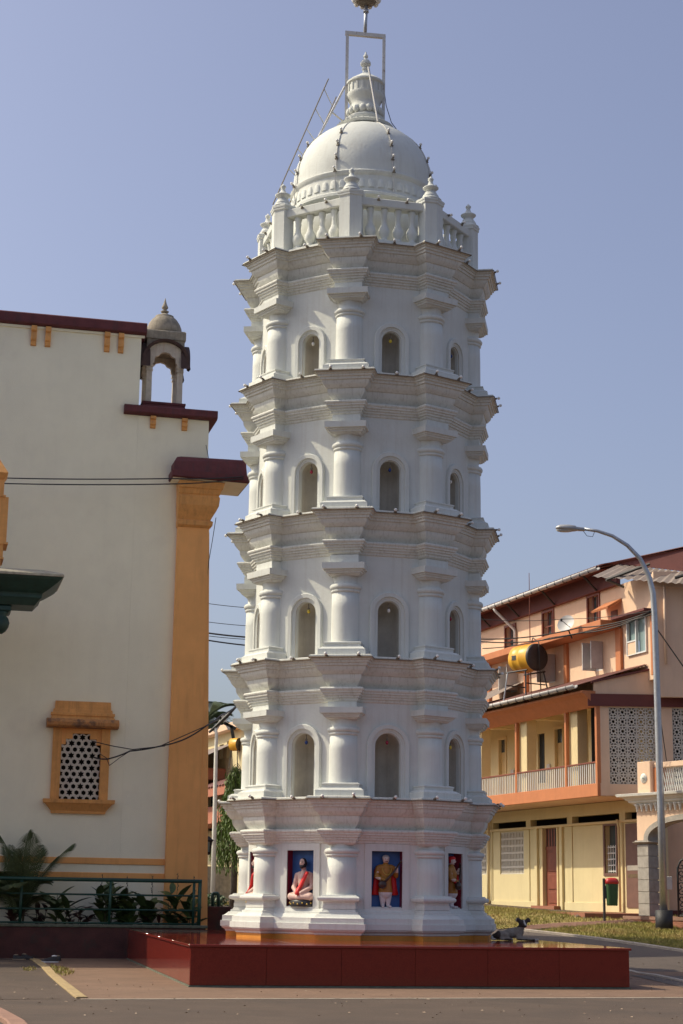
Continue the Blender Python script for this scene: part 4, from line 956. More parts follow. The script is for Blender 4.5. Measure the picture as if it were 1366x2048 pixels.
# window with grille
wn_ = MB().wall(-2.70, -1.86, 2.18, 3.65, GY - .03, GY + .02, [(-2.61, -1.93, 2.26, 3.60)]).build('window', M['plaque'], lodge)
MB().box(-2.61, -1.90, GY + .15, GY + .17, 2.23, 3.63).build('pane', M['glass'], wn_)
for i in range(5): MB().box(-2.55 + i * .14, -2.528 + i * .14, GY + .06, GY + .08, 2.24, 3.05).build('grille_bar', M['white_frame'], wn_)
for i in range(5): MB().box(-2.61, -1.91, GY + .06, GY + .08, 2.3 + i * .17, 2.325 + i * .17).build('grille_bar', M['white_frame'], wn_)
# pierced blocks: a square block with a round eye and eight slots
def jali(s, depth, detail=True):
    b = MB(); n = 16
    def sqp(h): 
        out = []
        for q in range(n):
            a = 2 * math.pi * q / n; c, d = math.cos(a), math.sin(a); m_ = max(abs(c), abs(d)); out.append((h * c / m_, h * d / m_))
        return out
    def circ(r): return [(r * math.cos(2 * math.pi * q / n), r * math.sin(2 * math.pi * q / n)) for q in range(n)]
    def ringset(A, B):
        for y in (-depth / 2, depth / 2): b.loft([[(x, y, z) for x, z in A], [(x, y, z) for x, z in B]])
        b.loft([[(x, -depth / 2, z) for x, z in A], [(x, depth / 2, z) for x, z in A]]); b.loft([[(x, -depth / 2, z) for x, z in B], [(x, depth / 2, z) for x, z in B]])
    ringset(sqp(s * .5), sqp(s * .43)); ringset(circ(s * .30), circ(s * .17))
    for q in range(8):
        a = math.pi / 4 * q + (math.pi / 8 if not detail else 0); c, d = math.cos(a), math.sin(a); m_ = max(abs(c), abs(d)); r0, r1 = s * .29, s * .435 / m_; w = s * .055
        b.add([(c * r0 - d * w, y, d * r0 + c * w) for y in (-depth / 2, depth / 2)] + [(c * r0 + d * w, y, d * r0 - c * w) for y in (-depth / 2, depth / 2)] + [(c * r1 - d * w, y, d * r1 + c * w) for y in (-depth / 2, depth / 2)] + [(c * r1 + d * w, y, d * r1 - c * w) for y in (-depth / 2, depth / 2)],
              [(0, 2, 6, 4), (1, 5, 7, 3), (0, 4, 5, 1), (2, 3, 7, 6)])
    return b
jb = MB(); h_ = .1125
def sqring(b, a0, a1, y0, y1):
    A = [(-a0, -a0), (a0, -a0), (a0, a0), (-a0, a0)]; Bq = [(-a1, -a1), (a1, -a1), (a1, a1), (-a1, a1)]
    b.loft([[(x, y0, z) for x, z in A], [(x, y0, z) for x, z in Bq], [(x, y1, z) for x, z in Bq], [(x, y1, z) for x, z in A], [(x, y0, z) for x, z in A]])
sqring(jb, h_, .082, -.035, .035)
jb.box(-.024, .024, -.03, .03, -.085, .085)
j0 = None
for (x0, x1) in ((-9.94, -8.12), (-13.3, -11.03)):
    for i in range(int((x1 - x0) / .224)):
        for j in range(6):
            loc = (x0 + .113 + i * .2275, GY + .07, 2.385 + j * .2245)
            if j0 is None: j0 = jb.build('lattice_block', M['lattice_w'], lodge, loc)
            else: inst(j0, lodge, loc)
MB().box(-1.34, -.3, GY - .03, GY - .001, 1.30, 3.62).build('plaque_panel', M['plaque'], lodge)
MB().box(-1.25, -.5, GY - .038, GY - .031, 2.32, 2.46).build('plaque', M['gate_stone'], lodge); MB().box(-1.23, -.52, GY - .038, GY - .031, 2.12, 2.22).build('plaque', M['soil'], lodge)
b = MB(); b.smooth = True; b.tube([(-1.56, GY - .12, 1.18), (-1.56, GY - .12, 3.5), (-1.6, GY - .15, 3.75)], .035, 8); b.build('downpipe', M['cream_pillar'], lodge)
b = MB(); b.smooth = True; b.tube([(-10.66, GY - .1, 1.18), (-10.66, GY - .1, 4.2)], .05, 8); b.build('downpipe', M['cream_pillar'], lodge)
# terrace in front
MB().box(XF, .6, -.75, GY - .002, .5, 1.15).build('terrace', M['terrace'], lodge)
rb = MB()
r5 = random.Random(5)
st0 = None
for i in range(46):
    s = r5.uniform(.10, .19)
    if st0 is None:
        b = MB(); b.ell((0, 0, 0), (1, .7, .8), 7, 5); st0 = b.build('edge_stone', M['rubble'], lodge, fix=True); o = st0
    else: o = inst(st0, lodge)
    o.location = (XF + 3 + i * .28 + r5.uniform(-.05, .05), -.76, .98 + r5.uniform(-.04, .03)); o.scale = (s, s * .6, s * .8); o.rotation_euler = (r5.uniform(0, 3), r5.uniform(0, 3), r5.uniform(0, 3))
MB().box(-7.9, -6.9, -.98, -.55, .85, 1.06).build('drain_cover', M['black'], lodge)
# balcony slab and floor above
MB().bbox(XF, .02, 0, .10, 4.29, 4.64, .008).build('slab_edge', M['orange_trim'], lodge)
sl = MB(); sl.add([(XF, .10, 4.30), (.02, .10, 4.30), (.02 + ED.x * 4, .10 + ED.y * 4, 4.30), (XF, 4, 4.30), (XF, .10, 4.62), (.02, .10, 4.62), (.02 + ED.x * 4, .10 + ED.y * 4, 4.62), (XF, 4, 4.62)], [(0, 1, 2, 3), (4, 5, 6, 7), (1, 2, 6, 5), (0, 1, 5, 4)]); sl.build('floor_slab', M['peach_wall'], lodge)
for i, x in enumerate((-12.0, -8.65, -5.28, -1.93)):
    MB().bbox(x - .055, x + .055, .01, .12, 4.642, 6.78, .006).build('post', M['orange_trim'], lodge)
    MB().bbox(x + .06, x + .52, .14, .46, 4.625, 6.98, .008).build('pillar', M['cream_pillar'], lodge)
MB().bbox(-.10, .02, .005, .125, 4.642, 6.78, .006).build('post', M['orange_trim'], lodge)
rb_ = MB().bbox(XF, -.1, .02, .09, 5.20, 5.245, .006).build('balcony_rail', M['door_wood'], lodge)
bar = MB().box(-.014, .014, .04, .065, 4.63, 5.20); bar0 = None
for i in range(92):
    x = -.2 - i * .125
    if bar0 is None: bar0 = bar.build('rail_bar', M['white_frame'], rb_, (x, 0, 0))
    else: inst(bar0, rb_, (x, 0, 0))
fh = [(-9.72, -9.22, 4.63, 6.64), (-6.81, -6.33, 5.05, 6.60), (-5.55, -5.03, 4.63, 6.66), (-3.96, -3.45, 4.63, 6.64), (-12.4, -11.8, 4.63, 6.64)]
fw_ = MB().wall(XF, .40, 4.62, 7.02, 1.5, 1.7, fh).build('first_floor_wall', M['yellow_wall'], lodge)
for h in fh:
    if h[2] < 4.9:
        d_ = MB().box(h[0], h[1], 1.56, 1.6, 4.63, 6.22).build('door', M['door_pale'], lodge); MB().box(h[0], h[1], 1.57, 1.6, 6.22, 6.64).build('fanlight', M['glass'], d_); MB().wall(h[0] - .07, h[1] + .07, 4.63, 6.72, 1.46, 1.499, [(h[0], h[1], 4.63, 6.64)]).build('door_frame', M['cream_pillar'], d_)
        MB().box(h[0] + .1, h[1] - .1, 1.545, 1.559, 4.9, 5.9).build('door_panel', M['door_pale'], d_)
    else:
        d_ = MB().box(h[0], h[1], 1.58, 1.6, h[2], h[3]).build('window', M['glass'], lodge)
        for i in range(4): MB().box(h[0] + .06 + i * .1, h[0] + .075 + i * .1, 1.53, 1.55, h[2], h[3]).build('grille_bar', M['dark_steel'], d_)
for x in (-6.1, -8.75, -3.1): MB().bbox(x, x + .22, 1.44, 1.499, 5.35, 5.60, .01).build('meter_box', M['gutter'], lodge)
MB().box(XF, .0, .14, 1.7, 7.02, 7.10).build('ceiling', M['cream_pillar'], lodge)
for i, x in enumerate((-11.8, -8.4, -5.1, -1.7)): MB().box(x, x + .2, .3, 1.49, 6.85, 7.018).build('ceiling_beam', M['cream_pillar'], lodge)
# fascia and low corrugated roof
f = MB(); f.loft([[(x, .13, 6.76), (x, .0, 6.74), (x, -.10, 6.84), (x, -.28, 7.02), (x, -.42, 7.12), (x, -.42, 7.18), (x, .13, 7.18)] for x in (XF, .0)], cap0=True, cap1=True); f.build('fascia', M['orange_trim'], lodge)
def corrugated(name, x0, x1, e0, e1, z0, z1, m, period=.20, amp=.022, parent=None):
    """sheet whose ribs run from the eave line (x, y=e0) to the top line (y=e1) along the end-wall direction"""
    b = MB(); n = int((x1 - x0) / period * 4); A = []; Bq = []
    for i in range(n + 1):
        x = x0 + (x1 - x0) * i / n; dz = amp * math.sin(math.pi / 2 * i)
        A.append((x + ED.x / ED.y * (e0), e0, z0 + dz)); Bq.append((x + ED.x / ED.y * e1, e1, z1 + dz))
    b.loft([A, Bq], closed=False); b.smooth = False
    return b.build(name, m, parent or lodge, fix=False)
corrugated('low_roof_sheet', XF, .0, -.55, 1.38, 7.32, 7.95, M['roof_sheet'])
def gutter(x0, x1, y, z, name='gutter'):
    b = MB(); b.smooth = True
    prof = [(-.075, .03), (-.075, -.02), (-.045, -.065), (0, -.08), (.045, -.065), (.075, -.02), (.075, .03), (.06, .03), (.06, -.015), (.0, -.06), (-.06, -.015), (-.06, .03)]
    b.loft([[(x, y + p[0], z + p[1]) for p in prof] for x in (x0, x1)], cap0=True, cap1=True)
    g_ = b.build(name, M['gutter'], lodge)
    for i in range(int((x1 - x0) / .55)): MB().box(x0 + .2 + i * .55, x0 + .215 + i * .55, y - .082, y + .082, z - .088, z + .034).build('gutter_strap', M['dark_steel'], g_)
gutter(XF, -.05, -.60, 7.30)
# end wall of the balcony storey (faces the camera), in building frame
ew = empty('end_wall', (.0, .0, 0)); ew.parent = lodge; ew.rotation_euler = (0, 0, math.atan2(ED.y, ED.x))
EH = [(.36, 1.64, 4.62, 6.74), (2.12, 3.40, 4.62, 6.74)]
MB().wall(.04, 5.2, 4.30, 7.06, .02, .2, EH).build('gable_wall', M['peach_wall'], ew)
MB().box(.0, 5.2, .9, .95, 4.64, 7.0).build('room_shade_panel', M['interior'], ew)  # thin black panel for the shade behind the lattice blocks
jb = jali(.2545, .09); j1 = None
for (x0, x1, z0, z1) in EH:
    for i in range(5):
        for j in range(8):
            loc = (x0 + .128 + i * .256, .09, z0 + .132 + j * .265)
            if j1 is None: j1 = jb.build('lattice_block', M['lattice_w'], ew, loc); j1.scale = (1, 1, 1.04)
            else: inst(j1, ew, loc, (0, 0, 0), (1, 1, 1.04))
MB().box(-.22, 5.2, -.05, .018, 6.76, 7.10).build('maroon_band', M['maroon_paint'], ew)
b = MB(); b.prism([(-.05, 7.101), (5.2, 7.101), (5.2, 8.4), (1.75, 7.82), (-.05, 7.42)], .0, .18); b.build('lean_to_gable', M['peach_wall'], ew)
b = MB(); b.prism([(-.12, 7.40), (1.75, 7.83), (1.75, 7.88), (-.12, 7.46)], -.06, .2); b.build('verge_board', M['maroon_paint'], ew)
# upper storey
uh = [(-3.05, -2.32, 9.47, 10.4), (-6.13, -5.37, 9.44, 10.38), (-8.97, -8.18, 9.39, 10.31), (-12.2, -11.4, 9.39, 10.3), (-2.64, -2.2, 8.1, 8.94), (-5.74, -5.34, 8.09, 8.95), (-8.6, -8.1, 8.09, 8.95), (-.62, .50, 8.30, 9.34)]
MB().wall(XF, .90, 7.5, 10.46, 1.4, 1.6, uh).build('upper_wall', M['peach_wall'], lodge)
for q, h in enumerate(uh[:4]):
    o = MB().wall(h[0] - .05, h[1] + .05, h[2] - .03, h[3] + .04, 1.36, 1.42, [(h[0] + .02, h[1] - .02, h[2] + .03, h[3] - .03)]).build('window', M['door_wood'], lodge)
    MB().box(h[0], h[1], 1.55, 1.57, h[2], h[3]).build('pane', M['glass'], o)
    for x in (.33, .66): MB().box(h[0] + (h[1] - h[0]) * x - .015, h[0] + (h[1] - h[0]) * x + .015, 1.44, 1.47, h[2], h[3]).build('mullion', M['door_wood'], o)
    MB().box(h[0], h[1], 1.44, 1.47, h[2] + .45, h[2] + .48).build('transom', M['door_wood'], o)
for q, h in enumerate(uh[4:7]):
    o = MB().wall(h[0], h[1], h[2], h[3], 1.40, 1.46, [(h[0] + .05, (h[0] + h[1]) / 2 - .02, h[2] + .05, h[3] - .05), ((h[0] + h[1]) / 2 + .02, h[1] - .05, h[2] + .05, h[3] - .05)]).build('window', M['white_frame'], lodge)
    MB().box(h[0], h[1], 1.49, 1.51, h[2], h[3]).build('pane', M['glass_pale'], o)
    MB().bbox(h[0] - .05, h[0] - .01, .98, 1.39, h[2] + .02, h[3], .006).build('shutter', M['gutter'], o); MB().bbox(h[1] + .01, h[1] + .05, 1.0, 1.39, h[2] + .02, h[3], .006).build('shutter', M['gutter'], o)
h = uh[7]; o = MB().wall(h[0], h[1], h[2], h[3], 1.34, 1.42, [(h[0] + .04, -.10, h[2] + .42, h[3] - .04), (-.06, h[1] - .04, h[2] + .04, h[3] - .04), (h[0] + .04, -.10, h[2] + .02, h[2] + .38)]).build('bay_window', M['white_frame'], lodge)
MB().box(h[0], h[1], 1.45, 1.47, h[2] + .4, h[3]).build('pane', M['glass_pale'], o); MB().box(h[0] + .02, -.08, 1.36, 1.40, h[2] + .0, h[2] + .39).build('infill', M['peach_wall'], o); MB().box(-.06, h[1], 1.452, 1.468, h[2], h[2] + .4).build('pane', M['glass_pale'], o)
MB().bbox(-1.0, .95, 1.05, 1.399, 9.38, 9.46, .01).build('bay_hood', M['maroon_paint'], lodge)
MB().bbox(XF, -1.0, .72, 1.399, 9.17, 9.39, .012).build('sunshade', M['orange_trim'], lodge)
for x0, x1 in ((-1.22, -.92), (-4.55, -4.35), (-7.4, -7.2), (-10.3, -10.1)): MB().bbox(x0, x1, 1.30, 1.399, 7.6, 9.168, .008).build('pilaster_strip', M['orange_trim'], lodge)
MB().bbox(.82, .93, 1.30, 1.399, 7.6, 9.37, .008).build('pilaster_strip', M['orange_trim'], lodge)
b = MB(); b.add([(-1.95, 1.399, 9.98), (-.95, 1.399, 9.98), (-.95, .95, 9.72), (-1.95, .95, 9.72), (-1.95, 1.399, 10.05), (-.95, 1.399, 10.05), (-.95, .93, 9.78), (-1.95, .93, 9.78)], [(0, 1, 2, 3), (4, 7, 6, 5), (3, 2, 6, 7), (0, 3, 7, 4), (1, 5, 6, 2)]); b.build('small_hood', M['orange_trim'], lodge)
MB().box(-1.6, -1.2, 1.38, 1.399, 9.55, 9.75).build('vent', M['plaque'], lodge)
ue = empty('upper_end_wall', (.90, 1.4, 0)); ue.parent = lodge; ue.rotation_euler = (0, 0, math.atan2(ED.y, ED.x))
MB().wall(.0, 6, 7.0, 10.52, .0, .2).build('gable_wall', M['peach_wall'], ue)
MB().bbox(-.02, 6, -.03, -.001, 10.05, 10.10, .004).build('string_course', M['peach_wall'], ue)
b = MB(); b.smooth = True; b.tube([(.28, -.08, 7.9), (.28, -.08, 10.1)], .04, 8); b.build('downpipe', M['peach_wall'], ue)
MB().bbox(.9, 1.0, -.12, 0, 7.6, 7.8, .01).build('wall_lamp', M['black'], ue)
# main roof
zr0 = 10.99; sl_ = .25; EY = .76
XR = -1.10 - ED.x / ED.y * EY
corrugated('roof_sheet', XF, XR, EY, 4.6, zr0, zr0 + (4.6 - EY) * sl_, M['roof_sheet'], .20, .03)
corrugated('roof_underside', XF, XR, EY + .03, 4.6, zr0 - .05, zr0 - .05 + (4.57 - EY) * sl_, M['roof_sheet'], .20, .03)
gutter(XF, -1.12, EY - .03, zr0 - .07)
MB().bbox(XF, -1.0, 1.26, 1.398, 10.44, 10.97, .01).build('eave_beam', M['maroon_paint'], lodge)
MB().add([(XF, EY + .06, zr0 - .1), (-1.2, EY + .06, zr0 - .1), (-1.0, 1.3, zr0 - .03), (XF, 1.3, zr0 - .03)], [(0, 1, 2, 3)]).build('eave_soffit', M['maroon_paint'], lodge, fix=False)
for x in (-12, -9.9, -7.6, -5.0, -2.2):
    MB().tube([(x, 1.25, 10.46), (x, EY + .05, zr0 - .12)], .035, 5).build('eave_strut', M['dark_steel'], lodge)
def LL(v): return Matrix.Rotation(-RA, 3, 'Z') @ (Vector(v) - RO_)
v0, v1 = LL(atY(1196, 1129, 49.3)), LL(atY(1420, 1088, 47.0)); w0, w1 = LL(atY(1236, 1128, 49.0)), LL(atY(1420, 1149, 47.0))
vb = MB(); th = Vector((.05, .02, 0))
vb.add([v0, v1, w1, w0, v0 + th, v1 + th, w1 + th, w0 + th], [(0, 1, 2, 3), (7, 6, 5, 4), (0, 4, 5, 1), (3, 2, 6, 7), (0, 3, 7, 4)]); vb.build('verge_board', M['maroon_paint'], lodge)
a0_, a1_ = LL(atY(1184, 1153, 48.6)), LL(atY(1420, 1172, 46.4))
sh_ = MB(); n_ = 60; A = []; B2 = []
for i in range(n_ + 1):
    t = i / n_; dz = Vector((0, 0, .02 * math.sin(math.pi / 2 * i))); A.append(a0_.lerp(a1_, t) + dz); B2.append(w0.lerp(w1, t) + Vector((.03, .02, -.01)) + dz)
sh_.loft([A, B2], closed=False); sh_.build('end_awning_sheet', M['roof_under'], lodge, fix=False)
MB().tube([LL(atY(1213, 1160, 48.3)), LL(atY(1300, 1128, 47.9))], .045, 5).build('awning_purlin', M['dark_steel'], lodge); MB().tube([LL(atY(1213, 1160, 48.3)), LL(atY(1247, 1174, 49.0))], .04, 5).build('awning_strut', M['dark_steel'], lodge)
MB().tube([LL(atY(1350, 1156, 46.9)), LL(atY(1420, 1135, 46.9))], .045, 5).build('awning_purlin', M['dark_steel'], lodge)
b = MB(); b.smooth = True; b.tube([(-8.45, EY - .02, zr0 - .16), (-8.43, EY + .03, zr0 - .25), (-8.12, 1.30, zr0 - .85), (-8.10, 1.34, zr0 - .95), (-8.10, 1.34, 9.4)], .05, 8); b.build('downpipe', M['gutter'], lodge)
# small awning on the low roof
aw = MB(); n_ = 30
A = [(-9.6 + 2.0 * i / n_, -.2, 7.55 + .018 * math.sin(math.pi / 2 * i)) for i in range(n_ + 1)]; B2 = [(-9.6 + 2.0 * i / n_, 1.38, 8.35 + .018 * math.sin(math.pi / 2 * i)) for i in range(n_ + 1)]
aw.loft([A, B2], closed=False); aw.build('lean_to_sheet', M['roof_under'], lodge, fix=False)

# ------------------------------------------------ things on the lodge
def LW(x, y, z): return RO_ + Matrix.Rotation(RA, 3, 'Z') @ Vector((x, y, z))
# water tank, lying on a steel stand
tp = LW(-5.45, .45, 7.5); tank = empty('water_tank', tp, RA); tag(tank, 'yellow drum water tank with black end on a steel stand above the orange eave', 'water tank')
R_ = .42; zc_ = 1.27
ax_ = Vector((.965, .246, 0)).normalized(); side_ = Vector((-.255, .967, 0))
def trg(d, r, n=28): return [Vector((0, 0, zc_)) + ax_ * d + (side_ * math.cos(2 * math.pi * i / n) + Vector((0, 0, 1)) * math.sin(2 * math.pi * i / n)) * r for i in range(n)]
b = MB(); b.smooth = True; b.loft([trg(-.42, .28), trg(-.40, .38), trg(-.34, R_), trg(-.22, R_ * 1.0), trg(-.20, R_ * 1.03), trg(-.16, R_ * 1.03), trg(-.14, R_), trg(.10, R_), trg(.12, R_ * 1.03), trg(.16, R_ * 1.03), trg(.18, R_), trg(.50, R_)], cap0=True); b.build('drum', M['tank_yellow'], tank)
b = MB(); b.smooth = True; b.loft([trg(.50, R_ * 1.01), trg(.56, R_ * 1.0), trg(.60, R_ * .94), trg(.61, R_ * .5), trg(.615, .02)], cap1=True); b.build('end_cap', M['tank_black'], tank)
b = MB(); cpt = Vector((0, 0, zc_)) + ax_ * -.08 - side_ * (R_ * 1.012)
b.add([cpt + ax_ * sx * .12 + Vector((0, 0, sz * .07)) - side_ * 0 for sx, sz in ((-1, -1), (1, -1), (1, 1), (-1, 1))], [(0, 1, 2, 3)]); b.build('tank_emblem', M['tank_black'], tank, fix=False)
for sx in (-.42, .42):
    for sy in (-.36, .36):
        p0 = ax_ * sx * 1.3 + side_ * sy * 1.25; p1 = ax_ * sx + side_ * sy + Vector((0, 0, zc_ - .40))
        MB().tube([p0 + Vector((0, 0, 7.55 - tp.z + (p0.y) * .25)), p1], .024, 5).build('stand_leg', M['steel_gal'] if sx < 0 else M['dark_steel'], tank)
for sy in (-.36, .36): MB().tube([ax_ * -.5 + side_ * sy + Vector((0, 0, zc_ - .42)), ax_ * .5 + side_ * sy + Vector((0, 0, zc_ - .42))], .028, 5).build('cradle_bar', M['dark_steel'], tank)
for sx in (-.46, .46): MB().tube([ax_ * sx + side_ * -.4 + Vector((0, 0, .45)), ax_ * sx + side_ * .4 + Vector((0, 0, .45))], .02, 5).build('brace', M['dark_steel'], tank)
b = MB(); b.smooth = True; b.tube([Vector((0, 0, zc_ + .5)) + ax_ * .3, Vector((0, 0, zc_ + .62)) + ax_ * .36, Vector((0, 0, zc_ + .45)) + ax_ * .64, Vector((0, 0, .2)) + ax_ * .72], .018, 6); b.build('pipe', M['dark_steel'], tank)
an = LW(-5.7, .75, 8.9)
tag(MB().tube([(an.x, an.y, 7.7), (an.x - .02, an.y, 9.5), (an.x - .03, an.y, 11.55)], [.022, .018, .010], 6).build('aerial_pole', M['door_wood']), 'thin rusty aerial pole rising behind the water tank', 'pole')
# dish
dp = atY(1131, 1246, 50.4); dish = empty('satellite_dish', dp); tag(dish, 'pale grey satellite dish on the orange sunshade of the lodge', 'satellite dish')
b = MB(); b.smooth = True
nrm = Vector((-.55, -.75, .38)).normalized(); u_ = nrm.orthogonal().normalized(); v_ = nrm.cross(u_)
rings = [[nrm * (.09 * (r / .30) ** 2 - .09) * 1.0 + (u_ * math.cos(2 * math.pi * i / 24) + v_ * math.sin(2 * math.pi * i / 24)) * r for i in range(24)] for r in (.01, .08, .16, .23, .27, .275)]
b.loft(rings, cap0=True); b.build('reflector', M['dish'], dish)
MB().tube([nrm * -.09, nrm * -.12 + Vector((.05, .1, -.15)), Vector((.22, .25, -.42))], .022, 6).build('mount_arm', M['dark_steel'], dish)
MB().tube([v_ * .26 if v_.z < 0 else v_ * -.26, nrm * .26 + Vector((0, 0, -.05))], .010, 5).build('feed_arm', M['dark_steel'], dish)
MB().bbox(nrm.x * .27 - .03, nrm.x * .27 + .03, nrm.y * .27 - .03, nrm.y * .27 + .03, nrm.z * .27 - .09, nrm.z * .27 - .01, .008).build('feed_horn', M['black'], dish)
# cables across the lodge
wire('lodge_cable', 'upper black cable sagging across the lodge to the street lamp', [atY(958, 1278, 47), atY(1160, 1255, 46.2), atY(1303, 1222, 45)], .018, sag=.10)
wire('lodge_cable', 'second black cable sagging across the lodge to the street lamp', [atY(958, 1283, 47.3), atY(1160, 1266, 46.4), atY(1303, 1224, 45)], .016, sag=.12)
wire('lodge_cable', 'lowest black cable crossing in front of the water tank', [atY(965, 1297, 47.4), atY(1100, 1276, 46.5), atY(1303, 1229, 45)], .014, sag=.06)
wire('lodge_cable', 'faint thin cable high across the peach upper wall', [atY(958, 1238, 47), atY(1130, 1238, 46.5), atY(1300, 1222, 45)], .009, sag=.05)
wire('lamp_cable', 'short black cable slanting down to the right of the street lamp', [atY(1312, 1255, 45), atY(1368, 1335, 45.5)], .016)
wire('pole_drop', 'loose cables bundled on the right of the lamp post below the lattice', [atY(1322, 1445, 45), atY(1330, 1500, 45.2), atY(1333, 1522, 45.4)], .012)

# ================================================================== GATEWAY (right edge)
GA = rad(30 - 90); GO = Vector((8.052, 47.0, 0)); gate = empty('gateway_arch', GO, GA); gate.scale = (1.033, 1.033, 1.033); gate.location.z = -.05
tag(gate, 'peach arched gateway with white cornice and lattice balustrade at the right edge', 'gateway')
GX1 = 5.2; GT = .32
aw_ = MB()
ac, zs_, ra, zr_ = 2.1, 3.02, 1.66, .50     # arch centre, springing, half span, rise
arcp = [(ac - ra * math.cos(math.pi * i / 24), zs_ + zr_ * math.sin(math.pi * i / 24) ** .85) for i in range(25)]
topz = 3.98
for y in (0, GT):
    aw_.loft([[(x, y, z) for x, z in arcp], [(ac - ra + 2 * ra * i / 24, y, topz) for i in range(25)]], closed=False)
    aw_.quad((.0, y, zs_), (ac - ra, y, zs_), (ac - ra, y, topz), (.0, y, topz)); aw_.quad((ac + ra, y, zs_), (4.2, y, zs_), (4.2, y, topz), (ac + ra, y, topz))
aw_.quad((0, 0, zs_), (0, GT, zs_), (0, GT, topz), (0, 0, topz)); aw_.quad((4.2, 0, zs_), (4.2, GT, zs_), (4.2, GT, topz), (4.2, 0, topz)); aw_.quad((0, 0, zs_), (ac - ra, 0, zs_), (ac - ra, GT, zs_), (0, GT, zs_))
aw_.build('arch_wall', M['peach_wall'], gate)
ri = MB(); o2 = [(ac - (ra + .16) * math.cos(math.pi * i / 24), zs_ + (zr_ + .13) * math.sin(math.pi * i / 24) ** .85) for i in range(25)]
arc_i = [(ac - (ra - .01) * math.cos(math.pi * i / 24), zs_ + (zr_ - .01) * math.sin(math.pi * i / 24) ** .85) for i in range(25)]
ri.loft([[(x, GT + .002, z) for x, z in arc_i], [(x, -.03, z) for x, z in arc_i], [(x, -.03, z) for x, z in o2], [(x, .0, z) for x, z in o2]], closed=False); ri.build('arch_ring', M['gate_stone'], gate)
for x0 in (.0, 3.76):
    pr = MB().box(x0 + .02, x0 + .42, .02, GT - .02, .85, 2.93).build('pier', M['gate_stone'], gate)
    for q in range(6): MB().bbox(x0 + .0, x0 + .44, -.012, GT + .012, 1.12 + q * .30, 1.41 + q * .30, .008).build('stone_block', M['gate_stone'], pr)
    MB().bbox(x0 - .05, x0 + .47, -.08, GT + .08, .85, 1.10, .01).build('pier_base', M['maroon_paint'], pr)
    MB().loft([[(x0 - e, -e, z), (x0 + .44 + e, -e, z), (x0 + .44 + e, GT + e, z), (x0 - e, GT + e, z)] for z, e in [(2.93, .02), (2.96, .09), (2.975, .10), (2.985, .05), (3.015, .04)]], cap0=True, cap1=True).build('impost', M['gate_stone'], pr)
co_ = MB(); co_.loft([[(-e - .02, -e, z), (4.22 + e, -e, z), (4.22 + e, GT + e, z), (-e - .02, GT + e, z)] for z, e in [(3.90, .03), (3.94, .06), (3.97, .12), (3.98, .14), (4.03, .15), (4.04, .19), (4.08, .22), (4.12, .30), (4.13, .36), (4.19, .38), (4.20, .34)]], cap0=True, cap1=True); co_.build('cornice', M['gate_white'], gate)
dn = MB(); dn.smooth = True
dn.lathe([(.012, 0), (.03, .015), (.022, .035), (.03, .06), (.045, .09), (.04, .11), (.055, .14), (.07, .17), (.07, .19)], 10); dn0 = None
for i in range(22):
    x = .12 + i * .185
    if dn0 is None: dn0 = dn.build('pendant', M['gate_white'], gate, (x, -.075, 3.74))
    else: inst(dn0, gate, (x, -.075, 3.74))
for x0 in (.05, 3.6):
    q = MB().bbox(x0, x0 + .52, .0, .5, 4.201, 5.03, .012).build('parapet_pier', M['peach_wall'], gate)
    b = MB(); b.smooth = True; b.tube([(x0 + .27, .0, 4.60), (x0 + .27, -.02, 4.60)], .125, 16); b.build('medallion', M['gate_white'], q)
    b = MB(); b.smooth = True; b.tube([(x0 + .27, -.012, 4.60), (x0 + .27, -.028, 4.60)], .085, 16); b.build('medallion_ring', M['lattice_w'], q)
    b = MB(); b.smooth = True; b.tube([(x0 + .27, -.02, 4.60), (x0 + .27, -.036, 4.60)], .03, 10); b.build('medallion_boss', M['glass_pale'], q)
MB().bbox(.57, 3.6, .12, .38, 4.86, 4.99, .01).build('parapet_rail', M['peach_wall'], gate)
MB().bbox(.57, .74, .1, .4, 4.201, 4.86, .01).build('parapet_post', M['orange_trim'], gate)
lt = MB(); s0 = None
for i in range(34):
    for s in (-1, 1):
        x = .78 + i * .085
        b = MB()
        dx = .17 * s
        b.tube([(0, .25 + .02 * s, 4.21), (dx, .25 + .02 * s, 4.85)], .016, 4) 
        if i == 0: 
            o = b.build('lattice_strip', M['gate_white'], gate, (x, 0, 0)); 
            if s < 0: sa = o
            else: sb = o
        else: inst(sa if s < 0 else sb, gate, (x, 0, 0))
MB().box(-.3, 5.2, -.25, 1.0, .4, 1.10).build('threshold', M['terrace'], gate)
MB().box(-.32, 5.22, -.27, -.20, 1.03, 1.112).build('threshold_edge', M['path'], gate)
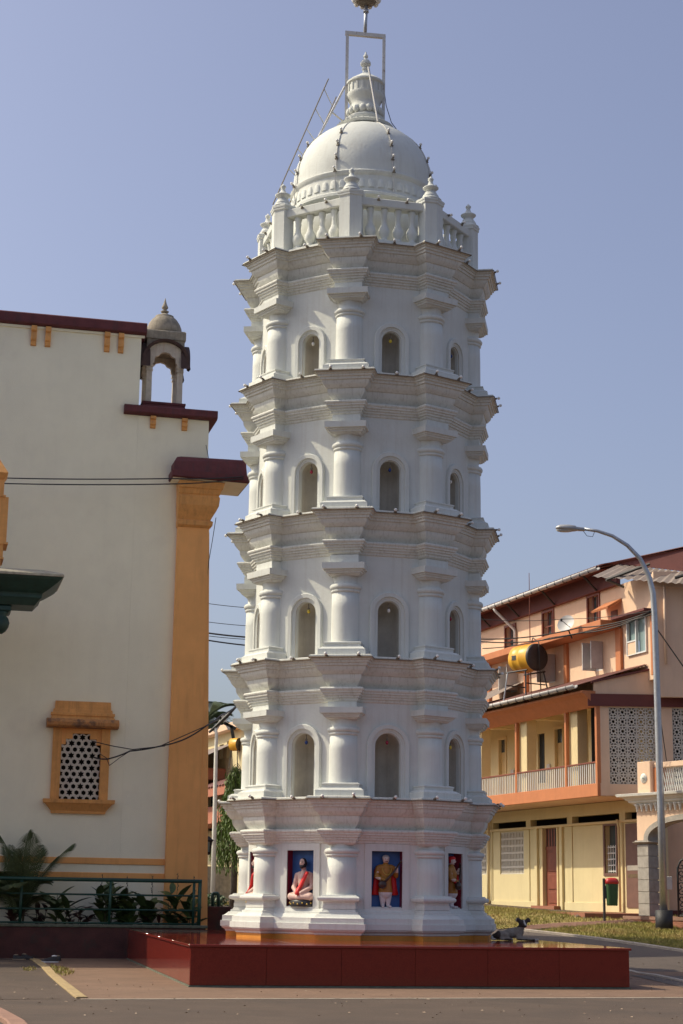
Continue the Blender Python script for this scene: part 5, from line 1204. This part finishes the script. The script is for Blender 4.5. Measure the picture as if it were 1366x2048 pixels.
# iron gate leaf standing open, back wall and meter box
gl = LW(0, 0, 0)
gi = atY(1366, 1800, 46.0)
leaf = empty('iron_gate', (gi.x - .12, gi.y, 1.10), rad(-25)); tag(leaf, 'black wrought-iron gate leaf with scrollwork inside the arched gateway', 'gate')
b = MB(); b.smooth = True
fp = [(0, 0, 0), (0, 0, 1.25), (.08, 0, 1.42), (.25, 0, 1.52), (.45, 0, 1.56), (.7, 0, 1.62), (1.2, 0, 1.65)]
b.tube(fp, .03, 6); b.tube([(0, 0, .03), (1.2, 0, .03)], .03, 6); b.build('gate_frame', M['black'], leaf)
sc = MB()
for s in range(1): sc.tube([(.095 * math.cos(t) * (1 - t / 9), 0, .095 * math.sin(t) * (1 - t / 9)) for t in [i * .45 for i in range(16)]], .013, 4)
s1 = None
for i in range(7):
    for j in range(9):
        loc = (.10 + i * .165, 0, .13 + j * .165)
        if loc[2] > 1.25 + .3 * min(1, loc[0] / .3): continue
        if s1 is None: s1 = sc.build('scroll', M['black'], leaf, loc)
        else: inst(s1, leaf, loc, (0, (i + j) % 4 * math.pi / 2, 0), (1 if (i + j) % 2 else -1, 1, 1))
bw = empty('garden_wall', (8.9, 48.3, 0), 0); tag(bw, 'peach wall behind the arched gateway', 'wall')
MB().box(0, 8, 0, .2, .8, 4.2).build('wall_face', M['peach_wall'], bw); MB().box(0, 8, -.05, 0, .8, 1.25).build('skirting', M['maroon_paint'], bw)
mbx = atY(1337, 1770, 46.0); tag(MB().bbox(mbx.x - .10, mbx.x + .10, mbx.y, mbx.y + .1, mbx.z - .12, mbx.z + .22, .01).build('meter_box', M['gutter']), 'small pale meter box on the inner pier right of the lamp post', 'meter box')

# ================================================================== STREET LAMP (right)
LY = 45.0; lp = Vector((8.345, LY, ground_z(8.345, LY))); lamp = empty('street_lamp', lp); tag(lamp, 'tall grey street lamp with a curved arm in front of the peach gateway', 'street lamp')
def lpp(px, py): return atY(px, py, LY) - lp
b = MB(); b.smooth = True
pts = [Vector((0, 0, .3)), Vector((-.01, 0, 3)), Vector((-.03, 0, 6)), lpp(1309, 1230), lpp(1306, 1185), lpp(1297, 1150), lpp(1280, 1117), lpp(1255, 1091), lpp(1225, 1072), lpp(1195, 1062), lpp(1168, 1058)]
b.tube(pts, [.10, .095, .088, .08, .075, .068, .06, .055, .05, .045, .04], 12); b.build('pole', M['steel_gal'], lamp)
b = MB(); b.smooth = True; b.tube([(0, 0, -.1), (0, 0, .50)], .22, 14); b.build('concrete_base', M['black'], lamp)
h0, h1 = lpp(1170, 1060), lpp(1111, 1056)
hd = MB(); hd.smooth = True; ax2 = (h1 - h0)
rings = []
for t, w, hh in [(0, .05, .05), (.05, .08, .065), (.3, .10, .075), (.33, .13, .10), (.55, .15, .12), (.85, .14, .10), (.97, .09, .05), (1, .02, .01)]:
    p = h0 + ax2 * t; rings.append([(p.x, p.y + w * math.cos(a), p.z + hh * math.sin(a) * (1 if math.sin(a) > 0 else .55)) for a in [2 * math.pi * i / 12 for i in range(12)]])
hd.loft(rings, cap0=True, cap1=True); ho_ = hd.build('lamp_head', M['lamp_grey'], lamp)
ln = MB(); ln.smooth = True; p = h0 + ax2 * .68; ln.ell((p.x, p.y, p.z - .05), (.24, .11, .05), 12, 6); ln.build('lens', M['lens'], ho_)
b = MB(); b.tube([h0 + ax2 * .05 + Vector((0, 0, -.04)), h0 + Vector((.05, 0, -.16)), h0 + Vector((.2, 0, -.18)), h0 + Vector((.26, 0, -.03))], .008, 4); b.build('wire_loop', M['cable'], lamp)
# ================================================================== LITTER BIN
bp_ = Vector((7.06, 46.5, ground_z(7.06, 46.5))); bn = empty('litter_bin', bp_); tag(bn, 'green litter bin with red lid on a dark post on the verge', 'litter bin')
MB().tube([(0, 0, -.05), (.0, 0, 1.14)], .035, 8).build('post', M['dark_steel'], bn)
b = MB(); b.smooth = True
def bring(z, s, x0=.05): return [(x0 + .16 + (.165 * s) * math.copysign(abs(math.cos(a)) ** .6, math.cos(a)), (.14 * s) * math.copysign(abs(math.sin(a)) ** .6, math.sin(a)), z) for a in [2 * math.pi * i / 20 for i in range(20)]]
b.loft([bring(.44, .78), bring(.46, .84), bring(.52, .86), bring(.98, 1.0), bring(1.03, 1.0)], cap0=True, cap1=True); b.build('bin_body', M['green_bin'], bn)
b = MB(); b.smooth = True; b.loft([bring(1.0, 1.06), bring(1.06, 1.08), bring(1.11, 1.0, .045), bring(1.14, .8, .05), bring(1.16, .4, .06)], cap0=True, cap1=True); b.build('lid', M['red_bin'], bn)
MB().box(-.02, .06, -.05, .05, .62, .95).build('mount_plate', M['dark_steel'], bn)
# ================================================================== BODIES: one continuous remeshed surface each
def blob(parts, voxel, regions, mats, name, parent, smooth_it=2):
    """parts: capsule chains [(point, radius), ...]; merged into one surface; regions(p, n) -> material index"""
    b = MB(); b.smooth = True
    for ch in parts:
        if len(ch) == 1: b.ell(ch[0][0], ch[0][1], 14, 10); continue
        for i in range(len(ch) - 1):
            (p, r), (q, s) = ch[i], ch[i + 1]; p, q = Vector(p), Vector(q)
            b.tube([p.lerp(q, t / 4) for t in range(5)], [r + (s - r) * t / 4 for t in range(5)], 12)
            b.ell(p, r, 12, 8); b.ell(q, s, 12, 8)
    o = b.build(name + '_tmp', mats[0])
    md = o.modifiers.new('r', 'REMESH'); md.mode = 'VOXEL'; md.voxel_size = voxel
    ms = o.modifiers.new('s', 'SMOOTH'); ms.factor = .5; ms.iterations = smooth_it
    dg = bpy.context.evaluated_depsgraph_get(); me = bpy.data.meshes.new_from_object(o.evaluated_get(dg))
    bpy.data.objects.remove(o); me.materials.clear()
    for m in mats: me.materials.append(m)
    for p in me.polygons: p.use_smooth = True; p.material_index = regions(p.center, p.normal)
    r = bpy.data.objects.new(name, me); COL.objects.link(r); r.parent = parent
    return r
def niche_frame(k):
    """world placement of the floor centre of ground-tier niche k"""
    am = k * math.pi / 4 + math.pi / 8; R3 = Matrix.Rotation(rad(-9.27), 3, 'Z')
    p = R3 @ Vector((math.sin(am) * RW, -math.cos(am) * RW, 0)); return Vector((TX + p.x, TY + p.y, PH + NZ0)), rad(-9.27) + am
# seated figure (niche to the left of the front pilaster)
pos, rz = niche_frame(7)
s1_ = empty('seated_statue', pos + Matrix.Rotation(rz, 3, 'Z') @ Vector((.02, .06, 0)), rz); tag(s1_, 'painted statue of a cross-legged bare-chested bearded man with red sash in a blue niche', 'statue')
def reg(p, n):
    if p.z > .805 and (p.y > -.045 or p.z > .905): return 1
    if p.z > .74 and p.z < .815 and (abs(p.x) > .045 or p.z < .785): return 1
    if .70 < p.z < .80 and p.y < -.05 and abs(p.x) < .05 and p.z < .772: return 1
    return 0
blob([[((0, .03, .20), .13), ((0, .05, .40), .115), ((0, .05, .54), .125), ((0, .05, .60), .10)], [((-.10, .05, .60), .07), ((.10, .05, .60), .07)],
      [((-.15, .04, .59), .062), ((-.20, .02, .40), .05), ((-.20, -.02, .36), .046), ((-.05, -.14, .26), .036)], [((.15, .04, .59), .062), ((.20, .02, .40), .05), ((.20, -.02, .36), .046), ((.05, -.14, .26), .036)],
      [((-.05, 0, .20), .10), ((-.22, -.07, .19), .075), ((.02, -.14, .175), .05)], [((.05, 0, .20), .10), ((.22, -.07, .19), .075), ((-.02, -.14, .175), .05)],
      [((0, .04, .62), .05), ((0, .03, .72), .048)], [((0, .0, .82), (.075, .085, .105))], [((0, -.085, .825), (.016, .02, .026))], [((0, -.05, .755), (.05, .04, .04))], [((-.078, .01, .82), (.012, .02, .03))], [((.078, .01, .82), (.012, .02, .03))]],
     .013, reg, [M['skin'], M['hair_black']], 'body', s1_)
b = MB(); b.smooth = True
sash = [(.13, -.045, .655), (.12, -.085, .60), (.075, -.095, .50), (.02, -.095, .40), (-.035, -.13, .30), (-.01, -.19, .22)]
b.loft([[Vector(p) + Vector((-.042, -.01, .012)), Vector(p) + Vector((0, -.026, 0)), Vector(p) + Vector((.042, -.01, -.012)), Vector(p) + Vector((0, .05, 0))] for p in sash], cap0=True, cap1=True); b.build('sash', M['sash_red'], s1_)
b = MB(); b.smooth = True; b.loft([[(x * s, y * s - .02, z) for x, y in [(.27 * math.cos(a), .16 * math.sin(a)) for a in [2 * math.pi * i / 20 for i in range(20)]]] for z, s in [(0, .95), (.03, 1), (.10, .97), (.135, .85)]], cap0=True, cap1=True); b.build('cushion', M['hair_black'], s1_)
b = MB()
for i in range(9): a = math.pi + math.pi * i / 8; b.ell((.26 * math.cos(a), .155 * math.sin(a) - .025, .05 + .02 * (i % 2)), (.018, .012, .018), 6, 5)
b.build('cushion_trim', M['gold'], s1_)['kind'] = 'stuff'
b = MB()
for s in (-1, 1): b.ell((s * .028, -.083, .838), (.011, .006, .006), 6, 4); b.ell((s * .028, -.083, .858), (.018, .006, .004), 6, 4)
b.build('eyes', M['hair_black'], s1_)
# standing musicians
def musician(label, k, dx, turb, rz_off=0.0):
    pos, rz = niche_frame(k)
    o = empty('standing_statue', pos + Vector((0, 0, .006)) + Matrix.Rotation(rz, 3, 'Z') @ Vector((dx, .075, 0)), rz + rz_off); tag(o, label, 'statue', 'musician statues in the niches'); o.scale = (.97, .97, .94)
    def reg(p, n):
        if p.z > .90: return 2 if (p.y > .0 and p.z > .93) or p.z > 1.005 else (1 if p.y < -.055 and .917 < p.z < .932 and abs(p.x) < .04 else 0)
        if abs(p.x) > .135 and p.y < -.05 and (.52 < p.z < .60 or p.z > .70): return 0
        if p.z > .31: return 3
        return 4
    blob([[((0, .02, .40), .125), ((0, .02, .55), .115), ((0, .02, .72), .125), ((0, .02, .80), .095)], [((0, .02, .32), .145), ((0, .02, .45), .12)], [((-.11, .02, .80), .065), ((.11, .02, .80), .065)],
          [((-.15, .02, .79), .058), ((-.20, -.02, .62), .052), ((-.06, -.12, .55), .036), ((-.02, -.14, .545), .03)], [((.15, .02, .79), .058), ((.21, .0, .64), .052), ((.195, -.09, .76), .036), ((.195, -.10, .80), .032)],
          [((-.06, .02, .34), .085), ((-.06, .02, .16), .058), ((-.055, .02, .05), .042)], [((.06, .02, .34), .085), ((.06, .02, .16), .058), ((.055, .02, .05), .042)], [((-.055, .0, .025), .03), ((-.075, -.09, .02), .028)], [((.055, 0, .025), .03), ((.075, -.09, .02), .028)],
          [((0, .03, .84), .05), ((0, .02, .90), .046)], [((0, .0, .965), (.066, .075, .09))], [((0, -.075, .96), (.014, .018, .022))]] + ([[((0, .01, 1.03), (.085, .09, .045))]] if turb else [[((0, .02, 1.0), (.078, .075, .06))]]),
         .013, reg, [M['skin_pale'], M['hair_black'], M['sash_red'] if turb else M['hair_grey'], M['robe_ochre'], M['robe_white']], 'body', o)
    b = MB(); b.smooth = True      # shawl hanging behind both sides
    for s in (-1, 1): b.loft([[(s * .11, .07, z), (s * (.19 + e), .05, z), (s * (.19 + e), .09, z), (s * .11, .12, z)] for z, e in [(.84, -.02), (.74, .03), (.55, .035), (.36, .06), (.27, .085), (.25, .05)]], cap0=True, cap1=True)
    b.build('shawl', M['sash_red'], o)
    ins = MB(); ins.smooth = True; ins.ell((-.11, -.16, .46), (.085, .07, .085), 14, 10); ins.tube([(-.09, -.16, .48), (.10, -.15, .68), (.26, -.11, .90)], [.03, .022, .018], 8); ins.ell((.275, -.105, .92), (.022, .022, .035), 8, 6); ins.build('stringed_instrument', M['instrument'], o)
    b = MB()
    for s in (-1, 1): b.ell((s * .024, -.073, .972), (.010, .006, .006), 6, 4)
    b.build('eyes', M['hair_black'], o)
    bz = MB(); bz.smooth = True
    if turb: bz.tube([(-.12, -.10, .52), (.0, -.125, .58), (.12, -.08, .66)], .03, 8); bz.build('waist_sash', M['sash_red'], o)
    else: bz.tube([(.09 * math.cos(t), -.075 - .05 * abs(math.sin(t)), .78 - .13 * max(0, math.sin(t))) for t in [math.pi * i / 10 for i in range(11)]], .008, 5); bz.build('necklace', M['gold'], o)
musician('statue of a standing musician in ochre robe and red shawl in the middle blue niche', 0, .0, False)
musician('statue of a standing musician with red turban in the half-hidden right-hand niche', 1, .03, True, rad(14))
b_s = niche_frame(6); s3 = clone(s1_); s3.location = b_s[0] + Matrix.Rotation(b_s[1], 3, 'Z') @ Vector((.0, .06, 0)); s3.rotation_euler = (0, 0, b_s[1]); tag(s3, 'painted seated statue tucked in the far left niche behind the pilaster', 'statue')

# ================================================================== DOG
dg_ = empty('dog', (3.15, 35.2, PH + .002), rad(-4)); tag(dg_, 'grey and dark brown dog lying on the red platform beside the tower', 'dog')
def dreg(p, n):
    if p.z > .255 and p.x > .45:
        return 2 if p.y < -.085 and abs(p.x - (.585 - (p.y + .085) * .3)) < .017 and p.z > .285 else 1
    if (p.x - .045) ** 2 / .0075 + (p.z - .115) ** 2 / .0062 < 1: return 1
    if p.x < .02 and p.z < .09: return 2
    if p.z < .034 and p.x > .46: return 1 if p.x < .80 else 2
    if .20 < p.x < .34 and p.z < .04: return 1
    return 0
blob([[((.08, .02, .085), .083), ((.22, .03, .11), .09), ((.38, .02, .15), .102), ((.49, .0, .17), .10)],      # trunk: haunch to deep chest
      [((.50, -.01, .20), .085), ((.545, -.03, .27), .066), ((.56, -.045, .31), .06)],                             # neck
      [((.565, -.05, .335), (.088, .082, .074))], [((.585, -.09, .322), .05), ((.612, -.165, .290), .033), ((.618, -.19, .286), .027)],   # skull and muzzle
      [((.505, -.035, .375), .040), ((.468, -.03, .408), .040), ((.442, -.05, .385), .026)], [((.63, -.03, .375), .040), ((.672, -.02, .404), .040), ((.70, -.04, .380), .026)],   # ears held sideways
      [((.11, -.07, .11), .088), ((.25, -.125, .10), .056), ((.27, -.135, .05), .038), ((.14, -.15, .03), .028), ((.30, -.165, .026), .03), ((.35, -.17, .024), .027)],   # near hind leg: thigh, knee forward, hock back
      [((.49, -.06, .10), .055), ((.47, -.09, .048), .04), ((.62, -.115, .03), .031), ((.76, -.13, .025), .028), ((.82, -.13, .024), .028)],                               # near foreleg stretched out
      [((.51, .06, .10), .053), ((.52, .07, .045), .038), ((.66, .03, .03), .029), ((.80, -.02, .025), .028), ((.86, -.03, .024), .026)],                                   # far foreleg
      [((.0, .03, .09), .042), ((-.045, -.03, .05), .03), ((-.04, -.12, .028), .026), ((.03, -.20, .022), .018)]],                                                           # tail curled on the slab
     .012, dreg, [M['fur_grey'], M['fur_dark'], M['fur_white']], 'body', dg_, 3)
b = MB(); b.smooth = True; b.ell((.622, -.216, .290), (.016, .012, .012), 8, 6); b.build('nose', M['black'], dg_)
b = MB(); b.smooth = True; b.ell((.552, -.118, .352), .010, 8, 6); b.build('eye', M['black'], dg_); b = MB(); b.smooth = True; b.ell((.615, -.112, .352), .010, 8, 6); b.build('eye', M['black'], dg_)

# ================================================================== BACKGROUND IN THE LEFT GAP
# lodge behind: yellow wing with red eaves
BW = empty('far_lodge', (-5.2, 74.0, 0), rad(19.2 - 90)); zg = ground_z(-5, 74)
tag(BW, 'yellow lodge wing with red fascias and metal roofs seen between temple and tower', 'building')
def BWl(px, py, off=0.0):
    """photo column/row -> position in the wing's own facade plane"""
    d = ray(px, py); A = rad(19.2 - 90); n = Vector((math.sin(A), -math.cos(A))); o2 = Vector((-5.2, 74.0)) + n * off; t = n.dot(o2) / n.dot(Vector((d.x, d.y))); p = Vector((d.x * t, d.y * t)) - o2
    return p.x * math.cos(A) + p.y * math.sin(A), CAM_H + d.z * t
x_a, z_a = BWl(405, 1470); x_b, z_b = BWl(500, 1470)
def bz(py): return BWl(440, py)[1]
MB().wall(x_a - 14, x_b + 6, bz(1800), bz(1470), 0, .3, [(BWl(439, 1500)[0], BWl(447, 1500)[0], bz(1518), bz(1490)), (BWl(454, 1500)[0], BWl(464, 1500)[0], bz(1520), bz(1487)), (BWl(412, 1500)[0], BWl(432, 1500)[0], bz(1660), bz(1575))]).build('wall', M['yellow_wall'], BW)
MB().box(x_a - 14, x_b + 6, 1.0, 1.1, bz(1800), bz(1465)).build('room_shade_panel', M['interior'], BW)  # black panel in place of shade inside the wing
MB().bbox(x_a - 14, x_b + 6, -.35, .5, bz(1470), bz(1457), .02).build('eave', M['peach_wall'], BW)
MB().bbox(x_a - 14, BWl(452, 1550)[0], -1.6, -.01, bz(1563), bz(1540), .02).build('fascia', M['brick_red'], BW)
MB().bbox(x_a - 14, x_b + 6, -1.3, -.01, bz(1655), bz(1622), .02).build('slab_edge', M['brick_red'], BW)
for i in range(24):
    pass
def bw_sheet(x0, x1, zlo, zhi, ylo, name, m):
    n = int((x1 - x0) / .1); b = MB(); b.loft([[(x0 + (x1 - x0) * i / n, ylo, zlo + .03 * math.sin(math.pi / 2 * i)) for i in range(n + 1)], [(x0 + (x1 - x0) * i / n, -.02, zhi + .03 * math.sin(math.pi / 2 * i)) for i in range(n + 1)]], closed=False); return b.build(name, m, BW, fix=False)
bw_sheet(x_a - 6, BWl(462, 1540)[0], bz(1538), bz(1494), -2.0, 'metal_roof', M['roof_under'])
bw_sheet(x_a - 6, x_b + 5, bz(1590), bz(1560), -1.8, 'low_roof', M['roof_sheet'])
MB().box(BWl(452, 1600)[0], x_b + 5, -1.75, -1.6, bz(1607), bz(1588)).build('low_fascia', M['brick_red'], BW)
tk = atY(473, 1489, 70.5); t2 = empty('water_tank', tk); tag(t2, 'yellow drum water tank half hidden behind the left side of the tower', 'water tank')
b = MB(); b.smooth = True
def tr2(d, r): return [(Vector((.85 * d, -.5 * d, 0)) + Vector((.5 * math.cos(a), .86 * math.cos(a), math.sin(a))) * r) * .45 for a in [2 * math.pi * i / 24 for i in range(24)]]
b.loft([tr2(-.55, .5), tr2(-.5, .58), tr2(.3, .58)], cap0=True); b.build('drum', M['tank_yellow'], t2)
b = MB(); b.smooth = True; b.loft([tr2(.3, .585), tr2(.36, .56), tr2(.38, .1)], cap1=True); b.build('end_cap', M['tank_black'], t2)
for dx, dy in ((-.4, 0), (.1, -.3), (.3, .3)): MB().tube([(dx * .5, dy * .5, -.2), (dx * .7, dy * .7, -.95)], .02, 5).build('stand_leg', M['dark_steel'], t2)
# far lamp pole
lb = hit_ground(425, 1795); lb = atY(425, 1812, 52.0); lb.z = ground_z(lb.x, 52.0)
l2 = empty('street_lamp', lb); tag(l2, 'thin pale street lamp pole beside the ochre pier of the temple', 'street lamp')
q = lambda px, py: atY(px, py, 52.0) - lb
b = MB(); b.smooth = True; b.tube([(0, 0, 0), q(429, 1650), q(432, 1500), q(433, 1470), q(431, 1456)], [.075, .065, .055, .05, .045], 10); b.build('pole', M['gate_white'], l2)
b = MB(); b.smooth = True; b.tube([q(418, 1465), q(432, 1453), q(455, 1431), q(473, 1412)], [.035, .05, .055, .035], 8); b.build('lamp_head', M['dark_steel'], l2)
# loose junction clutter below that head
jn = atY(452, 1445, 53.0); jn_o = empty('cable_junction', jn); tag(jn_o, 'tangle of pale brackets and dark cables under the far lamp head', 'junction')
for i, (dx, dz, L_, a) in enumerate([(.0, .0, .5, -.5), (.12, -.1, .42, -1.1), (-.25, -.12, .4, .5), (.2, -.28, .4, -.2)]):
    b = MB(); b.bbox(-.05, .05, -.04, .04, -L_ / 2, L_ / 2, .01); b.build('bracket_arm', M['gutter'] if i % 2 == 0 else M['dark_steel'], jn_o, (dx, 0, dz), (0, a, 0))
# ashoka tree
tb = Vector((-4.05, 60.0, ground_z(-4.05, 60))); at_ = atY(466, 1780, 60.0)
tb = Vector((at_.x, 60.0, ground_z(at_.x, 60.0)))
tree = empty('mast_tree', tb); tag(tree, 'narrow weeping evergreen tree with hanging leaves just left of the tower', 'tree')
ttop = atY(468, 1545, 60.0).z - tb.z; tlow = atY(450, 1732, 60.0).z - tb.z
b = MB(); b.smooth = True; b.tube([(0, 0, -.1), (.03, 0, 1.2), (-.02, 0, 3), (0, 0, ttop * .95)], [.13, .11, .08, .02], 8); b.build('trunk', M['bark'], tree)
rr = random.Random(3); vs, fs = [], []; tw = MB()
H_ = ttop - tlow
for i in range(520):
    t = rr.random() ** .85; z = tlow + .25 + H_ * t; R0 = .75 * (1 - t) ** .55 + .10
    a = rr.uniform(0, 6.28); rad_ = R0 * rr.uniform(.35, 1.0) * (1 + .25 * math.sin(a * 3 + z * 2)); cx, cy = rad_ * math.cos(a), rad_ * math.sin(a)
    Ls = rr.uniform(.35, .8)
    if i % 6 == 0: tw.tube([(cx * .2, cy * .2, z + .15), (cx, cy, z), (cx * 1.05, cy * 1.05, z - Ls)], [.012, .008, .004], 4)
    for k in range(13):
        u = k / 13; px_, py_, pz_ = cx + rr.uniform(-.07, .07), cy + rr.uniform(-.07, .07), z - Ls * u
        l_ = rr.uniform(.10, .19); w_ = l_ * .15; b_ = rr.uniform(0, 6.28); out = rr.uniform(.02, .08)
        dx, dy = math.cos(b_), math.sin(b_); n0 = len(vs)
        vs += [(px_, py_, pz_), (px_ + dx * out * .6 - dy * w_, py_ + dy * out * .6 + dx * w_, pz_ - l_ * .5), (px_ + dx * out, py_ + dy * out, pz_ - l_), (px_ + dx * out * .6 + dy * w_, py_ + dy * out * .6 - dx * w_, pz_ - l_ * .5)]; fs.append((n0, n0 + 1, n0 + 2, n0 + 3))
MB().add(vs, fs).build('crown', M['leaf_tree'], tree, fix=False); tw.build('twigs', M['bark'], tree)
# coconut palm behind
cb = atY(402, 1600, 95.0); cb.z = ground_z(cb.x, 95.0); palm = empty('coconut_palm', cb); tag(palm, 'coconut palm whose fronds show behind the ochre pier', 'palm')
ct = atY(404, 1450, 95.0) - cb
b = MB(); b.smooth = True; b.tube([(0, 0, 0), (.1, 0, ct.z * .5), ct], [.22, .17, .13], 8); b.build('trunk', M['bark'], palm)
cf = frond(3.0, 44, .85, .75, .7, M['leaf_palm'], .022)
for i in range(15):
    a = i * 2.4; inst(cf, palm, ct, (rr.uniform(-.35, .55), 0, a), (1, 1, rr.uniform(.8, 1.3)))
# bushes, green railing piece and low wall by the gap
bu = atY(424, 1790, 46.5); bz_ = ground_z(bu.x, 46.5); bush = empty('shrub', (bu.x, 46.5, bz_)); tag(bush, 'dark green shrub at the foot of the pale lamp pole', 'shrub')
vs, fs = [], []
for i in range(900):
    a = rr.uniform(0, 6.28); p_ = rr.random() ** .5 * .38; z = .55 + rr.uniform(-.35, .55) * (1 - p_); x, y = p_ * math.cos(a), p_ * math.sin(a); l_ = .07; b_ = rr.uniform(0, 6.28); n0 = len(vs)
    vs += [(x, y, z), (x + l_ * math.cos(b_ + .4), y + l_ * math.sin(b_ + .4), z + rr.uniform(-.04, .05)), (x + 1.6 * l_ * math.cos(b_), y + 1.6 * l_ * math.sin(b_), z + rr.uniform(-.06, .08)), (x + l_ * math.cos(b_ - .4), y + l_ * math.sin(b_ - .4), z)]; fs.append((n0, n0 + 1, n0 + 2, n0 + 3))
MB().add(vs, fs).build('foliage', M['leaf_dark'], bush, fix=False); MB().tube([(0, 0, 0), (.02, 0, .6)], [.03, .012], 5).build('stem', M['stem'], bush)
g2 = atY(434, 1800, 44.6); z2 = atY(434, 1812, 44.6).z
gr = empty('pipe_barrier', (g2.x, 44.6, 0)); tag(gr, 'short dark green bent pipe barrier right of the planter', 'barrier')
def q2(px, py): v = atY(px, py, 44.6); return (v.x - g2.x, 0, v.z)
b = MB(); b.smooth = True; b.tube([q2(425, 1818), q2(425, 1790), q2(427, 1787), q2(435, 1787), q2(437, 1790), q2(437, 1818)], .045, 8); b.build('hoop', M['green_paint'], gr)
wl_ = atY(430, 1815, 44.4); lw = tag(MB().bbox(wl_.x - .45, wl_.x + .42, 44.25, 44.5, 0, atY(430, 1813, 44.4).z, .02).build('low_wall', M['planter']), 'dark maroon low wall behind the right end of the planter', 'wall')
vg = [hit_ground(px, py) for px, py in [(416, 1806), (470, 1806), (470, 1812), (416, 1812)]]
blades('verge_grass', [(vg[0].x, vg[0].y), (vg[1].x, vg[1].y), (vg[2].x, vg[2].y), (vg[3].x, vg[3].y)], 1500, .07, 'narrow strip of grass behind the planter and the bent green barrier')
sv = atY(448, 1765, 72.0); tag(MB().box(-8.5, -3.2, 70.5, 70.7, 0, atY(448, 1733, 70.5).z).build('compound_wall', M['stone_dark']), 'grey compound wall behind the weeping tree', 'wall')
ll = atY(414, 1692, 44.4); wl2 = empty('wall_lantern', ll); tag(wl2, 'black wall lantern peeping out behind the ochre pier', 'lantern')
MB().loft([[(-s, -s, z), (s, -s, z), (s, s, z), (-s, s, z)] for z, s in [(-.22, .06), (-.20, .09), (.12, .13), (.14, .16), (.24, .05)]], cap0=True, cap1=True).build('lantern_frame', M['black'], wl2); MB().box(-.075, .075, -.135, -.125, -.15, .10).build('lantern_glass', M['glass_pale'], wl2)
# wires across the gap
for i, (y0, y1, r) in enumerate([(1206, 1213, .012), (1243, 1249, .012), (1265, 1272, .03), (1271, 1276, .012), (1279, 1289, .026)]):
    wire('overhead_wire', ['topmost', 'second', 'thick middle', 'thin fourth', 'lowest thick'][i] + ' overhead wire crossing the gap left of the tower', [atY(395, y0 - 2, 60), atY(520, y1 + 4, 60)], r, sag=.03)
# far trees closing the horizon
def far_tree(label, x, y, h, rr_):
    o = empty('broadleaf_tree', (x, y, ground_z(x, y))); tag(o, label, 'tree', 'far trees')
    b = MB(); b.smooth = True; b.tube([(0, 0, -.2), (.1, 0, h * .3), (0, .1, h * .7)], [.28, .2, .06], 8); b.build('trunk', M['bark'], o)
    vs, fs = [], []
    cl = [(rr_.uniform(-.35, .35) * h, rr_.uniform(-.3, .3) * h, h * rr_.uniform(.45, .95), h * rr_.uniform(.13, .22)) for _ in range(12)]
    for cx, cy, cz, cr in cl:
        for i in range(240):
            v = Vector((rr_.gauss(0, 1), rr_.gauss(0, 1), rr_.gauss(0, .8))).normalized() * cr * rr_.uniform(.5, 1.05); x_, y_, z_ = cx + v.x, cy + v.y, cz + v.z; l_ = .22; b_ = rr_.uniform(0, 6.28); n0 = len(vs)
            vs += [(x_, y_, z_), (x_ + l_ * math.cos(b_ + .5), y_ + l_ * math.sin(b_ + .5), z_ + rr_.uniform(-.12, .12)), (x_ + 1.5 * l_ * math.cos(b_), y_ + 1.5 * l_ * math.sin(b_), z_ + rr_.uniform(-.2, .1)), (x_ + l_ * math.cos(b_ - .5), y_ + l_ * math.sin(b_ - .5), z_)]; fs.append((n0, n0 + 1, n0 + 2, n0 + 3))
    MB().add(vs, fs).build('crown', M['leaf_mid'], o, fix=False)
far_tree('broad green tree far behind the left gap beside the palm', -9.5, 98.0, 9.0, rr)
# prototypes that were only copied are dropped
for o in [x for x in bpy.data.objects if x.parent is None and x.type == 'MESH' and 'label' not in x and 'kind' not in x and not x.children]:
    bpy.data.objects.remove(o)
